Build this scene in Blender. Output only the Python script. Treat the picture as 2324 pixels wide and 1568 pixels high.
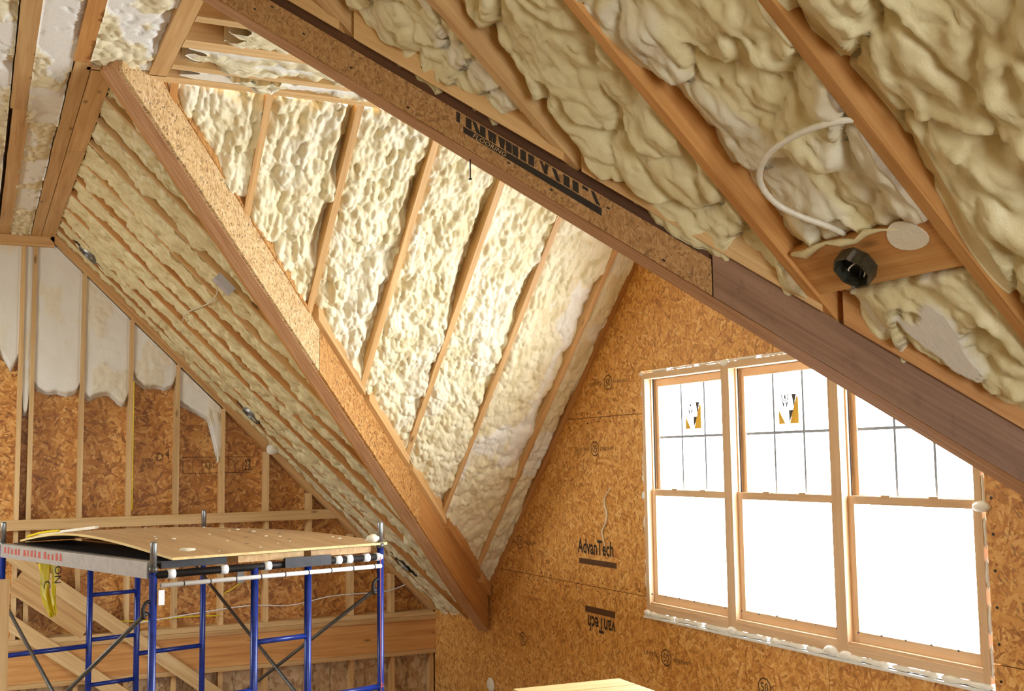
import bpy, bmesh, math, random
import numpy as np
from mathutils import Vector, Matrix

for o in list(bpy.data.objects): bpy.data.objects.remove(o)
scene = bpy.context.scene
C = scene.collection
random.seed(7); rng = np.random.default_rng(7)

# ------------------------------------------------------------------ camera, world, exposure
ZO = 2.42                                    # eye height above the floor; all coordinates below are relative to the eye
FPX, YAW, PITCH, ROLL = 2604.6, 25.133, 5.66, -0.781
cam = bpy.data.cameras.new('camera'); cam_o = bpy.data.objects.new('camera', cam); C.objects.link(cam_o)
y_, p_, r_ = [math.radians(a) for a in (YAW, PITCH, ROLL)]
Fv = Vector((math.sin(y_)*math.cos(p_), math.cos(y_)*math.cos(p_), math.sin(p_)))
Rv = Vector((math.cos(y_), -math.sin(y_), 0)); Uv = Rv.cross(Fv)
R2 = Rv*math.cos(r_) + Uv*math.sin(r_); U2 = -Rv*math.sin(r_) + Uv*math.cos(r_)
M = Matrix((R2, U2, -Fv)).transposed().to_4x4(); M.translation = (0, 0, ZO)
cam_o.matrix_world = M
cam.sensor_width = 36.0; cam.lens = FPX/2324*36.0; cam.clip_start = 0.05; cam.clip_end = 200
scene.camera = cam_o

w = bpy.data.worlds.new('sky'); scene.world = w; w.use_nodes = True
wn = w.node_tree; bg = wn.nodes['Background']
bg.inputs['Color'].default_value = (0.83, 0.91, 1.0, 1); bg.inputs['Strength'].default_value = 16.0
scene.view_settings.view_transform = 'Standard'; scene.view_settings.look = 'None'
scene.view_settings.exposure = 0.50; scene.view_settings.gamma = 1.0
scene.view_settings.use_curve_mapping = False
def portal(name, loc, size, rot):
    l = bpy.data.lights.new(name, 'AREA'); l.shape = 'RECTANGLE'; l.size, l.size_y = size
    l.cycles.is_portal = True
    o = bpy.data.objects.new(name, l); o.location = (loc[0], loc[1], loc[2]+ZO); o.rotation_euler = rot; C.objects.link(o)

# ------------------------------------------------------------------ the place, measured from the eye
H, X0, Y1, YF, XG = 1.979, 0.588, 6.02, 10.632, 4.114
S1, S2 = 0.971, 0.952
Y2 = 4.55                                    # near edge of the dormer's flat ceiling
FLOOR = -ZO
XL = -5.0; YN = -3.0; XLF = -1.5             # left wall, wall behind the eye, left edge of the flat ceiling
WY0, WY1, WZ0, WZ1 = 3.80, 6.71, -1.05, 0.585 # window opening
zmain = lambda x: H - S1*(x-X0)
zdorm = lambda y: H - S2*(y-Y1)
NM = np.array([S1, 0, 1.])/math.hypot(S1, 1)*-1
ND = np.array([0, S2, 1.])/math.hypot(S2, 1)*-1
portal('window_portal', (XG+.16, (WY0+WY1)/2, (WZ0+WZ1)/2), (WZ1-WZ0, WY1-WY0), (0, math.pi/2, 0))

# ------------------------------------------------------------------ helpers
def mesh(name, V, F, mat, parent=None, smooth=False, gc=None, cut=None, mats=None, fmat=None, base=True):
    V = np.asarray(V, float).reshape(-1, 3).copy(); V[:, 2] += ZO
    org = np.array([(V[:, 0].min()+V[:, 0].max())/2, (V[:, 1].min()+V[:, 1].max())/2, V[:, 2].min()])
    m = bpy.data.meshes.new(name)
    if isinstance(F, np.ndarray):
        n = len(F); k = F.shape[1]
        m.vertices.add(len(V)); m.vertices.foreach_set('co', (V-org).ravel().astype(np.float32))
        m.loops.add(n*k); m.loops.foreach_set('vertex_index', F.ravel().astype(np.int32))
        m.polygons.add(n); m.polygons.foreach_set('loop_start', np.arange(0, n*k, k, dtype=np.int32))
        m.update(calc_edges=True)
    else:
        m.from_pydata((V-org).tolist(), [], F)
    for mm in (mats or [mat]): m.materials.append(mm)
    if fmat is not None: m.polygons.foreach_set('material_index', np.asarray(fmat, dtype=np.int32))
    if smooth: m.polygons.foreach_set('use_smooth', [True]*len(m.polygons))
    a = m.attributes.new('gc', 'FLOAT_VECTOR', 'POINT')
    g = V if gc is None else np.asarray(gc, float)
    a.data.foreach_set('vector', g.ravel().astype(np.float32))
    if cut is not None:
        a = m.attributes.new('cut', 'FLOAT', 'POINT'); a.data.foreach_set('value', np.asarray(cut, np.float32).ravel())
    m.update()
    o = bpy.data.objects.new(name, m); C.objects.link(o)
    place(o, Vector(org), parent)
    return o
def wloc(o):
    l = Vector(o.location); p = o.parent
    while p: l += p.location; p = p.parent
    return l
def place(o, worldloc, parent):
    if parent is not None:
        o.parent = parent; o.location = worldloc - wloc(parent)
    else: o.location = worldloc
def tag(o, label=None, cat=None, group=None, kind=None):
    if label: o['label'] = label
    if cat: o['category'] = cat
    if group: o['group'] = group
    if kind: o['kind'] = kind
    return o
def empty(name, loc, label=None, cat=None, group=None, kind=None):
    o = bpy.data.objects.new(name, None); C.objects.link(o); o.location = (loc[0], loc[1], loc[2]+ZO); o.empty_display_size = .1
    return tag(o, label, cat, group, kind)
class MB:
    """collects shapes; every vertex keeps a grain coordinate (along, across, across)"""
    def __init__(s): s.V = []; s.F = []; s.G = []; s.M = []
    def add(s, V, F, G=None, mi=0):
        b = len(s.V); V = [tuple(map(float, v)) for v in V]; s.V += V
        s.G += [tuple(map(float, g)) for g in (G if G is not None else V)]
        s.F += [[i+b for i in f] for f in F]; s.M += [mi]*len(F)
        return s
    def bar(s, P, Q, wdt, hgt, up=(0, 0, 1), mi=0, off=None):
        P, Q = Vector(P), Vector(Q); d = (Q-P); L = d.length; d.normalize()
        up = Vector(up); sd = d.cross(up).normalized(); u = sd.cross(d).normalized()
        off = Vector((random.uniform(0, 40), random.uniform(0, 9), random.uniform(0, 9))) if off is None else Vector(off)
        V = []; G = []
        for t in (0, L):
            for a, b in ((-.5, -.5), (.5, -.5), (.5, .5), (-.5, .5)):
                V.append(P+d*t+sd*a*wdt+u*b*hgt); G.append(off+Vector((t, a*wdt, b*hgt)))
        return s.add(V, BOXF, G, mi)
    def box(s, p0, p1, axis=0, mi=0):
        off = [random.uniform(0, 40), random.uniform(0, 9), random.uniform(0, 9)]
        V = [(x, y, z) for z in (p0[2], p1[2]) for x, y in ((p0[0], p0[1]), (p1[0], p0[1]), (p1[0], p1[1]), (p0[0], p1[1]))]
        G = []
        for v in V:
            g = [v[axis], v[(axis+1) % 3], v[(axis+2) % 3]]; G.append([g[i]+off[i] for i in range(3)])
        return s.add(V, [[0, 3, 2, 1], [4, 5, 6, 7], [0, 1, 5, 4], [1, 2, 6, 5], [2, 3, 7, 6], [3, 0, 4, 7]], G, mi)
    def prism(s, poly, ext, goff=None, mi=0, ga=None):
        """poly: 3-D outline, ext: extrusion vector"""
        n = len(poly); e = Vector(ext); V = [Vector(p) for p in poly]+[Vector(p)+e for p in poly]
        F = [list(range(n))[::-1], [i+n for i in range(n)]]+[[i, (i+1) % n, (i+1) % n+n, i+n] for i in range(n)]
        G = None
        if ga is not None:
            G = [(v.dot(Vector(ga[0])), v.dot(Vector(ga[1])), v.dot(Vector(ga[2]))) for v in V]
            if goff is not None: G = [tuple(a+b for a, b in zip(g, goff)) for g in G]
        return s.add(V, F, G, mi)
    def tube(s, pts, r, n=10, mi=0, caps=True):
        pts = [Vector(p) for p in pts]; rs = r if isinstance(r, (list, tuple)) else [r]*len(pts)
        V = []; G = []; F = []; L = 0; prev = None
        for i, p in enumerate(pts):
            d = (pts[min(i+1, len(pts)-1)]-pts[max(i-1, 0)]).normalized()
            if prev is None:
                a = d.orthogonal().normalized()
            else:
                a = (prev-d*prev.dot(d)).normalized()
            prev = a; b = d.cross(a)
            if i: L += (p-pts[i-1]).length
            for k in range(n):
                t = 2*math.pi*k/n; V.append(p+(a*math.cos(t)+b*math.sin(t))*rs[i]); G.append((L, math.cos(t)*rs[i], math.sin(t)*rs[i]))
        for i in range(len(pts)-1):
            for k in range(n):
                F.append([i*n+k, i*n+(k+1) % n, (i+1)*n+(k+1) % n, (i+1)*n+k])
        if caps:
            F.append(list(range(n))[::-1]); F.append([(len(pts)-1)*n+k for k in range(n)])
        return s.add(V, F, G, mi)
    def build(s, name, mat, parent=None, smooth=False, mats=None):
        return mesh(name, s.V, s.F, mat, parent, smooth, s.G, mats=mats, fmat=s.M if mats else None)
BOXF = [[0, 3, 2, 1], [4, 5, 6, 7], [0, 1, 5, 4], [1, 2, 6, 5], [2, 3, 7, 6], [3, 0, 4, 7]]
def bar(name, P, Q, wd, hg, mat, parent=None, up=(0, 0, 1)): return MB().bar(P, Q, wd, hg, up).build(name, mat, parent)
def box(name, p0, p1, mat, parent=None, axis=0): return MB().box(p0, p1, axis).build(name, mat, parent)
def rough_smooth(pts, per=6):
    """Catmull-Rom through points"""
    P = [Vector(p) for p in pts]; P = [P[0]*2-P[1]]+P+[P[-1]*2-P[-2]]; out = []
    for i in range(1, len(P)-2):
        for k in range(per):
            t = k/per; a, b, c, d = P[i-1:i+3]
            out.append(.5*((2*b)+(c-a)*t+(2*a-5*b+4*c-d)*t*t+(3*b-a-3*c+d)*t**3))
    return out+[P[-2]]

# numpy noise
def h2(ix, iy, s):
    n = (ix.astype(np.int64)*374761393+iy.astype(np.int64)*668265263+s*1442695041) & 0xffffffff
    n = ((n ^ (n >> 13))*1274126177) & 0xffffffff
    return ((n ^ (n >> 16)) & 0xffffff)/float(0xffffff)
def vn(x, y, s=0):
    ix = np.floor(x); iy = np.floor(y); fx = x-ix; fy = y-iy
    fx = fx*fx*(3-2*fx); fy = fy*fy*(3-2*fy)
    a = h2(ix, iy, s); b = h2(ix+1, iy, s); c = h2(ix, iy+1, s); d = h2(ix+1, iy+1, s)
    return (a+(b-a)*fx)*(1-fy)+(c+(d-c)*fx)*fy
def fbm(x, y, s=0, o=3):
    r = 0; a = 1; t = 0
    for i in range(o): r = r+a*vn(x*2**i, y*2**i, s+i*17); t += a; a *= .5
    return r/t
def bumps(x, y, s=0):
    """rounded cauliflower bumps, 0..1"""
    ix = np.floor(x); iy = np.floor(y); best = np.zeros_like(x)
    for dx in (-1, 0, 1):
        for dy in (-1, 0, 1):
            cx = ix+dx; cy = iy+dy
            px = cx+.15+.7*h2(cx, cy, s); py = cy+.15+.7*h2(cx, cy, s+5); rr = .62+.42*h2(cx, cy, s+9); am = .55+.45*h2(cx, cy, s+3)
            d = ((x-px)**2+(y-py)**2)/(rr*rr)
            best = np.maximum(best, am*np.sqrt(np.clip(1-d, 0, 1)))
    return best
def sstep(x, a, b):
    t = np.clip((x-a)/(b-a), 0, 1); return t*t*(3-2*t)

# ------------------------------------------------------------------ materials
def newmat(name):
    m = bpy.data.materials.new(name); m.use_nodes = True; nt = m.node_tree
    return m, nt, nt.nodes['Principled BSDF']
class NT:
    def __init__(s, nt): s.nt = nt
    def n(s, t, **k):
        nd = s.nt.nodes.new(t)
        for a, b in k.items(): setattr(nd, a, b)
        return nd
    def l(s, a, b): s.nt.links.new(a, b)
    def attr(s, name='gc'): return s.n('ShaderNodeAttribute', attribute_name=name)
    def mapp(s, vec, sc=(1, 1, 1), rot=(0, 0, 0), loc=(0, 0, 0)):
        m = s.n('ShaderNodeMapping')
        if any(rot): m.vector_type = 'TEXTURE'; sc = tuple(1/a for a in sc)
        m.inputs['Scale'].default_value = sc; m.inputs['Rotation'].default_value = rot; m.inputs['Location'].default_value = loc
        s.l(vec, m.inputs['Vector']); return m.outputs[0]
    def noise(s, vec, scale, detail=4, rough=.55, dist=0):
        m = s.n('ShaderNodeTexNoise'); m.inputs['Scale'].default_value = scale; m.inputs['Detail'].default_value = detail
        m.inputs['Roughness'].default_value = rough; m.inputs['Distortion'].default_value = dist
        s.l(vec, m.inputs['Vector']); return m
    def vor(s, vec, scale, feat='F1'):
        m = s.n('ShaderNodeTexVoronoi', feature=feat); m.inputs['Scale'].default_value = scale; s.l(vec, m.inputs['Vector']); return m
    def ramp(s, fac, stops, interp='LINEAR'):
        r = s.n('ShaderNodeValToRGB'); r.color_ramp.interpolation = interp; e = r.color_ramp.elements
        while len(e) < len(stops): e.new(.5)
        for i, (p, c) in enumerate(stops): e[i].position = p; e[i].color = (*c, 1) if len(c) == 3 else c
        s.l(fac, r.inputs['Fac']); return r.outputs['Color']
    def mix(s, fac, a, b, mode='MIX'):
        m = s.n('ShaderNodeMix', data_type='RGBA', blend_type=mode)
        for k, v in (('Factor', fac), ('A', a), ('B', b)):
            i = [q for q in m.inputs if q.name == k and (q.type == 'RGBA' or (k == 'Factor' and q.type == 'VALUE'))][0]
            if isinstance(v, (int, float)): i.default_value = v
            elif isinstance(v, tuple): i.default_value = (*v, 1)
            else: s.l(v, i)
        return [q for q in m.outputs if q.type == 'RGBA'][0]
    def math(s, op, a, b=None):
        m = s.n('ShaderNodeMath', operation=op)
        for i, v in enumerate((a, b)):
            if v is None: continue
            if isinstance(v, (int, float)): m.inputs[i].default_value = v
            else: s.l(v, m.inputs[i])
        return m.outputs[0]
    def bump(s, h, strength, dist, bsdf):
        b = s.n('ShaderNodeBump'); b.inputs['Strength'].default_value = strength; b.inputs['Distance'].default_value = dist
        s.l(h, b.inputs['Height']); s.l(b.outputs[0], bsdf.inputs['Normal'])
    def vary(s, col, amt=.25):
        oi = s.n('ShaderNodeObjectInfo'); v = s.math('MULTIPLY_ADD', oi.outputs['Random'], amt)
        v.node.inputs[2].default_value = 1-amt/2
        h = s.n('ShaderNodeHueSaturation'); s.l(col, h.inputs['Color']); s.l(v, h.inputs['Value']); return h.outputs[0]
def srgb(r, g, b):
    f = lambda c: c/12.92 if c <= .04045 else ((c+.055)/1.055)**2.4
    return tuple(f(c/255) for c in (r, g, b))
def gold(c, k=1.0): return (min(1, c[0]*k), min(1, c[1]*1.05*k), min(1, c[2]*.91*k))
def wood(name, lo, mid, hi, rough=.6, grain=1.0, knots=True, vary=.22, dirt=.0):
    if name not in ('weathered_plywood', 'window_wood'): lo, mid, hi = gold(lo), gold(mid), gold(hi)
    m, nt, b = newmat(name); t = NT(nt); g = t.attr().outputs['Vector']
    n1 = t.noise(t.mapp(g, (1.1, 26*grain, 26*grain)), 1.0, 5, .6, .6)
    n2 = t.noise(t.mapp(g, (2.5, 160, 160)), 1.0, 2, .5)
    f = t.math('ADD', t.math('MULTIPLY', n1.outputs['Fac'], .75), t.math('MULTIPLY', n2.outputs['Fac'], .25))
    c = t.ramp(f, [(.3, lo), (.5, mid), (.7, hi)])
    big = t.noise(g, 1.3, 2)
    c = t.mix(t.math('MULTIPLY', big.outputs['Fac'], .35), c, tuple(x*.72 for x in mid))
    if knots:
        v = t.vor(t.mapp(g, (2.2, 7, 7)), 1.0)
        k = t.ramp(v.outputs['Distance'], [(.05, (1, 1, 1)), (.11, (0, 0, 0))])
        c = t.mix(t.math('MULTIPLY', k, .75), c, tuple(x*.28 for x in lo))
    if dirt:
        dn = t.noise(g, 14, 6, .75); dk = t.ramp(dn.outputs['Fac'], [(.55, (0, 0, 0)), (.72, (1, 1, 1))])
        c = t.mix(t.math('MULTIPLY', dk, dirt), c, tuple(x*.35 for x in lo))
    c = t.vary(c, vary); t.l(c, b.inputs['Base Color']); b.inputs['Roughness'].default_value = rough
    t.bump(n1.outputs['Fac'], .25, .002, b)
    return m
def osb(name, cols, scale=1.0, dark=.55, vary=.12, sheen=.5):
    """strand board: overlapping flakes from stretched cells at several turns"""
    k_ = {'wall_strand_board': 1.28, 'back_wall_strand_board': 1.15}.get(name, 1.0); cols = [tuple(min(1, a*b*k_) for a, b in zip(c, (1, 1.09, 1.0))) for c in cols]
    m, nt, b = newmat(name); t = NT(nt); g = t.attr().outputs['Vector']
    wn_ = t.noise(g, 9*scale, 3); g2 = t.mix(.022, g, wn_.outputs['Color'], 'ADD')
    cols_ = []
    for i, (rz, sx, sy) in enumerate(((.25, 11, 42), (-.5, 13, 50), (1.15, 16, 48), (-1.25, 12, 44))):
        v = t.vor(t.mapp(g2, (sx*scale, sy*scale, 20*scale), (0, 0, rz), (i*3.7, i*1.9, 0)), 1.0)
        sp = t.n('ShaderNodeSeparateColor'); t.l(v.outputs['Color'], sp.inputs[0]); cols_.append((sp.outputs[0], sp.outputs[1], v.outputs['Distance']))
    val, pri = cols_[0][0], cols_[0][1]
    for vv, pp, dd in cols_[1:]:
        gt = t.math('GREATER_THAN', pp, pri)
        val = t.math('ADD', t.math('MULTIPLY', gt, vv), t.math('MULTIPLY', t.math('SUBTRACT', 1, gt), val))
        pri = t.math('MAXIMUM', pri, pp)
    fine = t.noise(t.mapp(g, (30*scale, 90*scale, 30*scale)), 1, 4, .65)
    f = t.math('ADD', t.math('MULTIPLY', val, .62), t.math('MULTIPLY', fine.outputs['Fac'], .38))
    c = t.ramp(f, [(.18, cols[0]), (.38, cols[1]), (.62, cols[2]), (.85, cols[3])])
    # dark flakes
    v = t.vor(t.mapp(g2, (20*scale, 65*scale, 20*scale), (0, 0, .8), (9, 4, 0)), 1.0)
    sp = t.n('ShaderNodeSeparateColor'); t.l(v.outputs['Color'], sp.inputs[0])
    dk = t.math('MULTIPLY', t.math('GREATER_THAN', sp.outputs[2], .93), dark)
    c = t.mix(dk, c, tuple(x*.25 for x in cols[0]))
    bigw = t.noise(g, 2.2, 3); c = t.mix(t.math('MULTIPLY', bigw.outputs['Fac'], .3), c, cols[1])
    c = t.vary(c, vary); t.l(c, b.inputs['Base Color']); b.inputs['Roughness'].default_value = sheen
    t.bump(f, .35, .003, b); return m
def plain(name, col, rough=.5, metal=0, noise=0, dark=.5, nscale=20):
    m, nt, b = newmat(name); t = NT(nt); b.inputs['Roughness'].default_value = rough; b.inputs['Metallic'].default_value = metal
    g = t.attr().outputs['Vector']
    nn = t.noise(g, nscale, 5, .7)
    c = t.ramp(nn.outputs['Fac'], [(.35, tuple(x*(1-noise) for x in col)), (.65, col)])
    t.l(c, b.inputs['Base Color']); return m
def foam_mat(name, base, deep, white):
    m, nt, b = newmat(name); t = NT(nt); g = t.attr().outputs['Vector']; cu = t.attr('cut').outputs['Fac']
    n1 = t.noise(g, 6, 4, .6); n2 = t.noise(g, 45, 4, .7); n3 = t.noise(g, 190, 3, .7)
    c = t.ramp(n1.outputs['Fac'], [(.32, deep), (.62, base)])
    c = t.mix(t.math('MULTIPLY', n2.outputs['Fac'], .25), c, tuple(x*.8 for x in deep))
    pit = t.ramp(n3.outputs['Fac'], [(.56, (0, 0, 0)), (.70, (1, 1, 1))])
    wc = t.mix(t.math('MULTIPLY', pit, .25), white, base)
    c = t.mix(cu, c, wc); t.l(c, b.inputs['Base Color'])
    rr = t.math('MULTIPLY_ADD', cu, .3); rr.node.inputs[2].default_value = .48; t.l(rr, b.inputs['Roughness'])
    b.inputs['Subsurface Weight'].default_value = 0.0
    h = t.math('ADD', n2.outputs['Fac'], t.math('MULTIPLY', n3.outputs['Fac'], .3))
    t.bump(h, .45, .006, b); return m

PINE = wood('pine_lumber', srgb(180, 128, 78), srgb(212, 164, 112), srgb(230, 190, 142))
PINE_P = wood('pale_lumber', srgb(196, 150, 100), srgb(222, 180, 132), srgb(238, 206, 164))
PINE_O = wood('orange_lumber', srgb(172, 108, 54), srgb(202, 140, 80), srgb(220, 166, 108), knots=True)
SHEATH = wood('sheathing_board', srgb(172, 116, 66), srgb(204, 150, 96), srgb(222, 174, 122), grain=.6)
LSL_A = osb('strand_lumber_brown', [srgb(140, 92, 50), srgb(168, 116, 68), srgb(182, 132, 82), srgb(200, 152, 104)], 3.6, .5, 0)
LSL_B = osb('strand_lumber_tan', [srgb(166, 118, 74), srgb(204, 160, 112), srgb(222, 184, 140), srgb(238, 206, 168)], 2.8, .7, 0)
LSL_O = osb('strand_lumber_orange', [srgb(140, 84, 38), srgb(184, 124, 66), srgb(204, 146, 86), srgb(220, 170, 112)], 2.6, .6, 0)
GREYW = wood('weathered_plywood', srgb(104, 72, 48), srgb(144, 106, 76), srgb(170, 132, 100), grain=.8, vary=0, dirt=.4)
OSB_R = osb('wall_strand_board', [srgb(146, 88, 36), srgb(184, 122, 58), srgb(202, 144, 78), srgb(220, 174, 114)], 1.35, .5, .05)
OSB_B = osb('back_wall_strand_board', [srgb(132, 76, 26), srgb(180, 114, 46), srgb(206, 142, 70), srgb(230, 178, 112)], 1.0, .4, .08)
OSB_P = osb('pale_strand_board', [srgb(150, 108, 74), srgb(188, 146, 108), srgb(206, 168, 130), srgb(222, 190, 156)], .8, .5, .08)
FLOORM = osb('trodden_subfloor', [srgb(104, 78, 56), srgb(138, 108, 82), srgb(156, 126, 98), srgb(176, 146, 118)], 1.0, .5, .08)
PLY = wood('platform_plywood', srgb(176, 134, 96), srgb(208, 168, 130), srgb(222, 188, 152), grain=.5, knots=False, vary=0, dirt=.25)
PLYEDGE = wood('plywood_edge', srgb(200, 160, 100), srgb(226, 190, 130), srgb(238, 210, 160), knots=False)
DECKW = wood('floor_board', srgb(150, 100, 56), srgb(184, 132, 80), srgb(200, 152, 100))
WINW = wood('window_wood', srgb(206, 164, 118), srgb(224, 188, 146), srgb(236, 206, 168), knots=False, grain=.5, vary=.05)
FOAM = foam_mat('spray_foam', srgb(244, 234, 198), srgb(228, 212, 164), srgb(242, 240, 230))
FOAM_N = foam_mat('spray_foam_yellow', srgb(236, 223, 174), srgb(216, 197, 142), srgb(230, 223, 206))
FOAM_W = foam_mat('spray_foam_wall', srgb(240, 232, 208), srgb(232, 220, 188), srgb(240, 238, 230))
FOAM_B = foam_mat('bead_foam', srgb(250, 248, 240), srgb(244, 240, 226), srgb(250, 250, 246))  # bead foam, whitened further for the blown-out light at the sill
BLUE = plain('blue_enamel', srgb(24, 52, 140), .3, 0, .45)
GALV = plain('galvanised_steel', srgb(150, 150, 146), .38, .8, .3)
STEEL = plain('dull_steel', srgb(112, 110, 104), .42, .7, .4)
DARKM = plain('dark_metal', srgb(48, 44, 42), .45, .5, .4)
BLACK = plain('black_iron', srgb(34, 34, 30), .35, .3, .5)
BOXM = plain('foam_spotted_steel', srgb(96, 92, 70), .4, .6, .6)
WHITE = plain('white_plastic', srgb(236, 236, 232), .4, 0, .06)
CREAM = plain('cream_plastic', srgb(232, 222, 196), .35, 0, .1)
YELLOW = plain('yellow_tape', srgb(240, 214, 30), .35, 0, .15)
INK = plain('black_ink', srgb(46, 34, 20), .7, 0, .3)
INKF = plain('faded_ink', srgb(96, 62, 28), .7, 0, .4)
REDINK = plain('red_ink', srgb(190, 84, 62), .7, 0, .3)
PALEINK = plain('pale_print', srgb(205, 165, 110), .7)
STY = plain('sticker_yellow', srgb(236, 190, 60), .6)
STG = plain('sticker_grey', srgb(70, 66, 64), .6)
MUNT = plain('muntin_grey', srgb(150, 160, 176), .5)
DARKGAP = plain('dark_seal', srgb(40, 36, 34), .7)
ALU = plain('aluminium_plank', srgb(176, 170, 160), .5, .3, .2)
def glass():
    m = bpy.data.materials.new('window_glass'); m.use_nodes = True; nt = m.node_tree; nt.nodes.clear(); t = NT(nt)
    o = t.n('ShaderNodeOutputMaterial'); tr = t.n('ShaderNodeBsdfTransparent'); gl = t.n('ShaderNodeBsdfGlossy'); gl.inputs['Roughness'].default_value = .02
    mx = t.n('ShaderNodeMixShader'); mx.inputs[0].default_value = .05
    t.l(tr.outputs[0], mx.inputs[1]); t.l(gl.outputs[0], mx.inputs[2]); t.l(mx.outputs[0], o.inputs[0]); return m
GLASS = glass()

# ------------------------------------------------------------------ foam patches
def foam(name, parent, mat, u0, u1, vs, ve, pos, hfun, ds=.014, skirt=.16, cutfun=None):
    """u across the bay, v along it; vs(u), ve(u) limits; pos(u,v,h) -> xyz ; hfun(u,v,U) -> height above the rafter line"""
    us = np.linspace(u0, u1, max(6, int(abs(u1-u0)/ds)+1))
    L = max(abs(float(ve(a))-float(vs(a))) for a in (u0, u1, (u0+u1)/2)); nv = max(6, int(L/ds)+1)
    U = np.repeat(us[:, None], nv, 1); t = np.linspace(0, 1, nv)[None, :]
    A = np.array([float(vs(a)) for a in us])[:, None]; B = np.array([float(ve(a)) for a in us])[:, None]
    Vv = A+(B-A)*t
    E = (U-u0)/(u1-u0)
    h = hfun(U, Vv, E)
    cut = cutfun(U, Vv, h) if cutfun is not None else np.zeros_like(U)
    if isinstance(cut, tuple): h, cut = cut
    P = pos(U, Vv, h)                                   # (nu,nv,3)
    nu = len(us)
    idx = np.arange(nu*nv).reshape(nu, nv)
    F = np.stack([idx[:-1, :-1], idx[1:, :-1], idx[1:, 1:], idx[:-1, 1:]], -1).reshape(-1, 4)
    ring = np.concatenate([idx[:, 0], idx[-1, 1:], idx[::-1, -1][1:], idx[0, ::-1][1:-1]])
    low = pos(U, Vv, np.full_like(h, -skirt)).reshape(-1, 3)[ring]
    nr = len(ring); k = nu*nv+np.arange(nr)
    F2 = np.stack([ring, np.roll(ring, -1), np.roll(k, -1), k], -1)
    V = np.concatenate([P.reshape(-1, 3), low]); Fa = np.concatenate([F, F2])
    gc = np.concatenate([np.stack([U, Vv, h], -1).reshape(-1, 3), np.stack([U, Vv, h], -1).reshape(-1, 3)[ring]])+np.array([abs(hash(name)) % 7, u0*3, 0])
    cu = np.concatenate([cut.reshape(-1), cut.reshape(-1)[ring]])
    return mesh(name, V, Fa, mat, parent, True, gc, cu)
def popcorn(seed, amp=.045, size=.085, base=-.05, stretch=1.35, dip=.07, dipside=1, dipw=.14, dipf=1.6, fine=.3):
    def f(U, V, E):
        wx = (fbm(U*7, V*7, seed+1)-.5)*.9; wy = (fbm(U*7, V*7, seed+2)-.5)*.9
        a = bumps(U/size+wx, V/(size*stretch)+wy, seed)
        b = bumps(U/(size*.42)+wx*1.5, V/(size*.5)+wy*1.5, seed+7)
        d = bumps(U/(size*.2)+wx*2.5, V/(size*.24)+wy*2.5, seed+15)
        c = fbm(U*3, V*2.2, seed+3)-.5; g = fbm(U*9, V*7, seed+19)-.5
        h = base+amp*(a-.45)+amp*fine*(b-.4)*(.5+a)+amp*fine*.38*(d-.4)+c*.045+g*amp*.5
        e = E if dipside > 0 else 1-E
        n = fbm(U*0+seed*.37, V*dipf, seed+11, 3); n2 = fbm(U*0+seed, V*9, seed+12, 2)
        h -= dip*sstep(n+.25*(n2-.5), .38, .62)*sstep(e, 1-dipw, 1.0)
        eo = 1-e; n = fbm(U*0+seed*.77, V*dipf, seed+21, 3)
        h -= dip*.45*sstep(n, .45, .7)*sstep(eo, 1-dipw*.6, 1.0)
        return h
    return f
def softfoam(seed, base=-.02, amp=.085, dip=.06, size=.19, lobe=.05, over=.03):
    def f(U, V, E):
        wx = (fbm(U*4, V*4, seed+1)-.5)*1.5; wy = (fbm(U*4, V*4, seed+2)-.5)*1.5
        a = bumps(U/size+wx, V/(size*1.2)+wy, seed); b = bumps(U/(size*.42)+wx*2, V/(size*.5)+wy*2, seed+4); b2 = bumps(U/(size*.19)+wx*4, V/(size*.22)+wy*4, seed+14)
        w = V/(size*1.5)+(fbm(U*3.2, V*2.5, seed+5)-.5)*3.4+U*.9                   # overlapping spray passes
        fr = w-np.floor(w); lob = np.sqrt(np.clip(fr, 0, 1))*sstep(1-fr, 0, .12)
        r = np.sin(V*(11./size)+(fbm(U*5, V*3, seed+6)-.5)*26+U*14); rm = sstep(fbm(U*4, V*3, seed+7), .42, .62)
        h = base+amp*(a-.5)+lobe*(lob-.55)+.16*size*(b-.4)*(1-.5*rm)+.095*size*(b2-.4)+.06*size*r*rm+(fbm(U*3, V*2, seed+8)-.5)*.05+(fbm(U*38, V*38, seed+13)-.5)*.018
        e1 = sstep(E, .72, .97); n = fbm(U*0+seed*.37, V*1.6, seed+11, 3)
        h = np.minimum(h, over*(1-e1)+(-.006)*e1+.5*np.minimum(h-over, 0)*0+over*(1-e1))
        h -= dip*sstep(n, .30, .6)*sstep(E, .80, 1.0)
        h -= dip*.5*sstep(fbm(U*0+seed*.7, V*1.6, seed+31, 3), .4, .6)*sstep(1-E, .88, 1.0)
        return h
    return f
def pos_main(Y, X, h): return np.stack([X+h*NM[0], Y+h*NM[1], H-S1*(X-X0)+h*NM[2]], -1)      # u=y across, v=x along
def pos_dorm(X, Y, h): return np.stack([X+h*ND[0], Y+h*ND[1], H-S2*(Y-Y1)+h*ND[2]], -1)      # u=x across, v=y along
def pos_flat_y(X, Y, h): return np.stack([X, Y, H-h], -1)                                     # v along y
def pos_flat_x(Y, X, h): return np.stack([X, Y, H-h], -1)                                     # v along x

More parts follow.
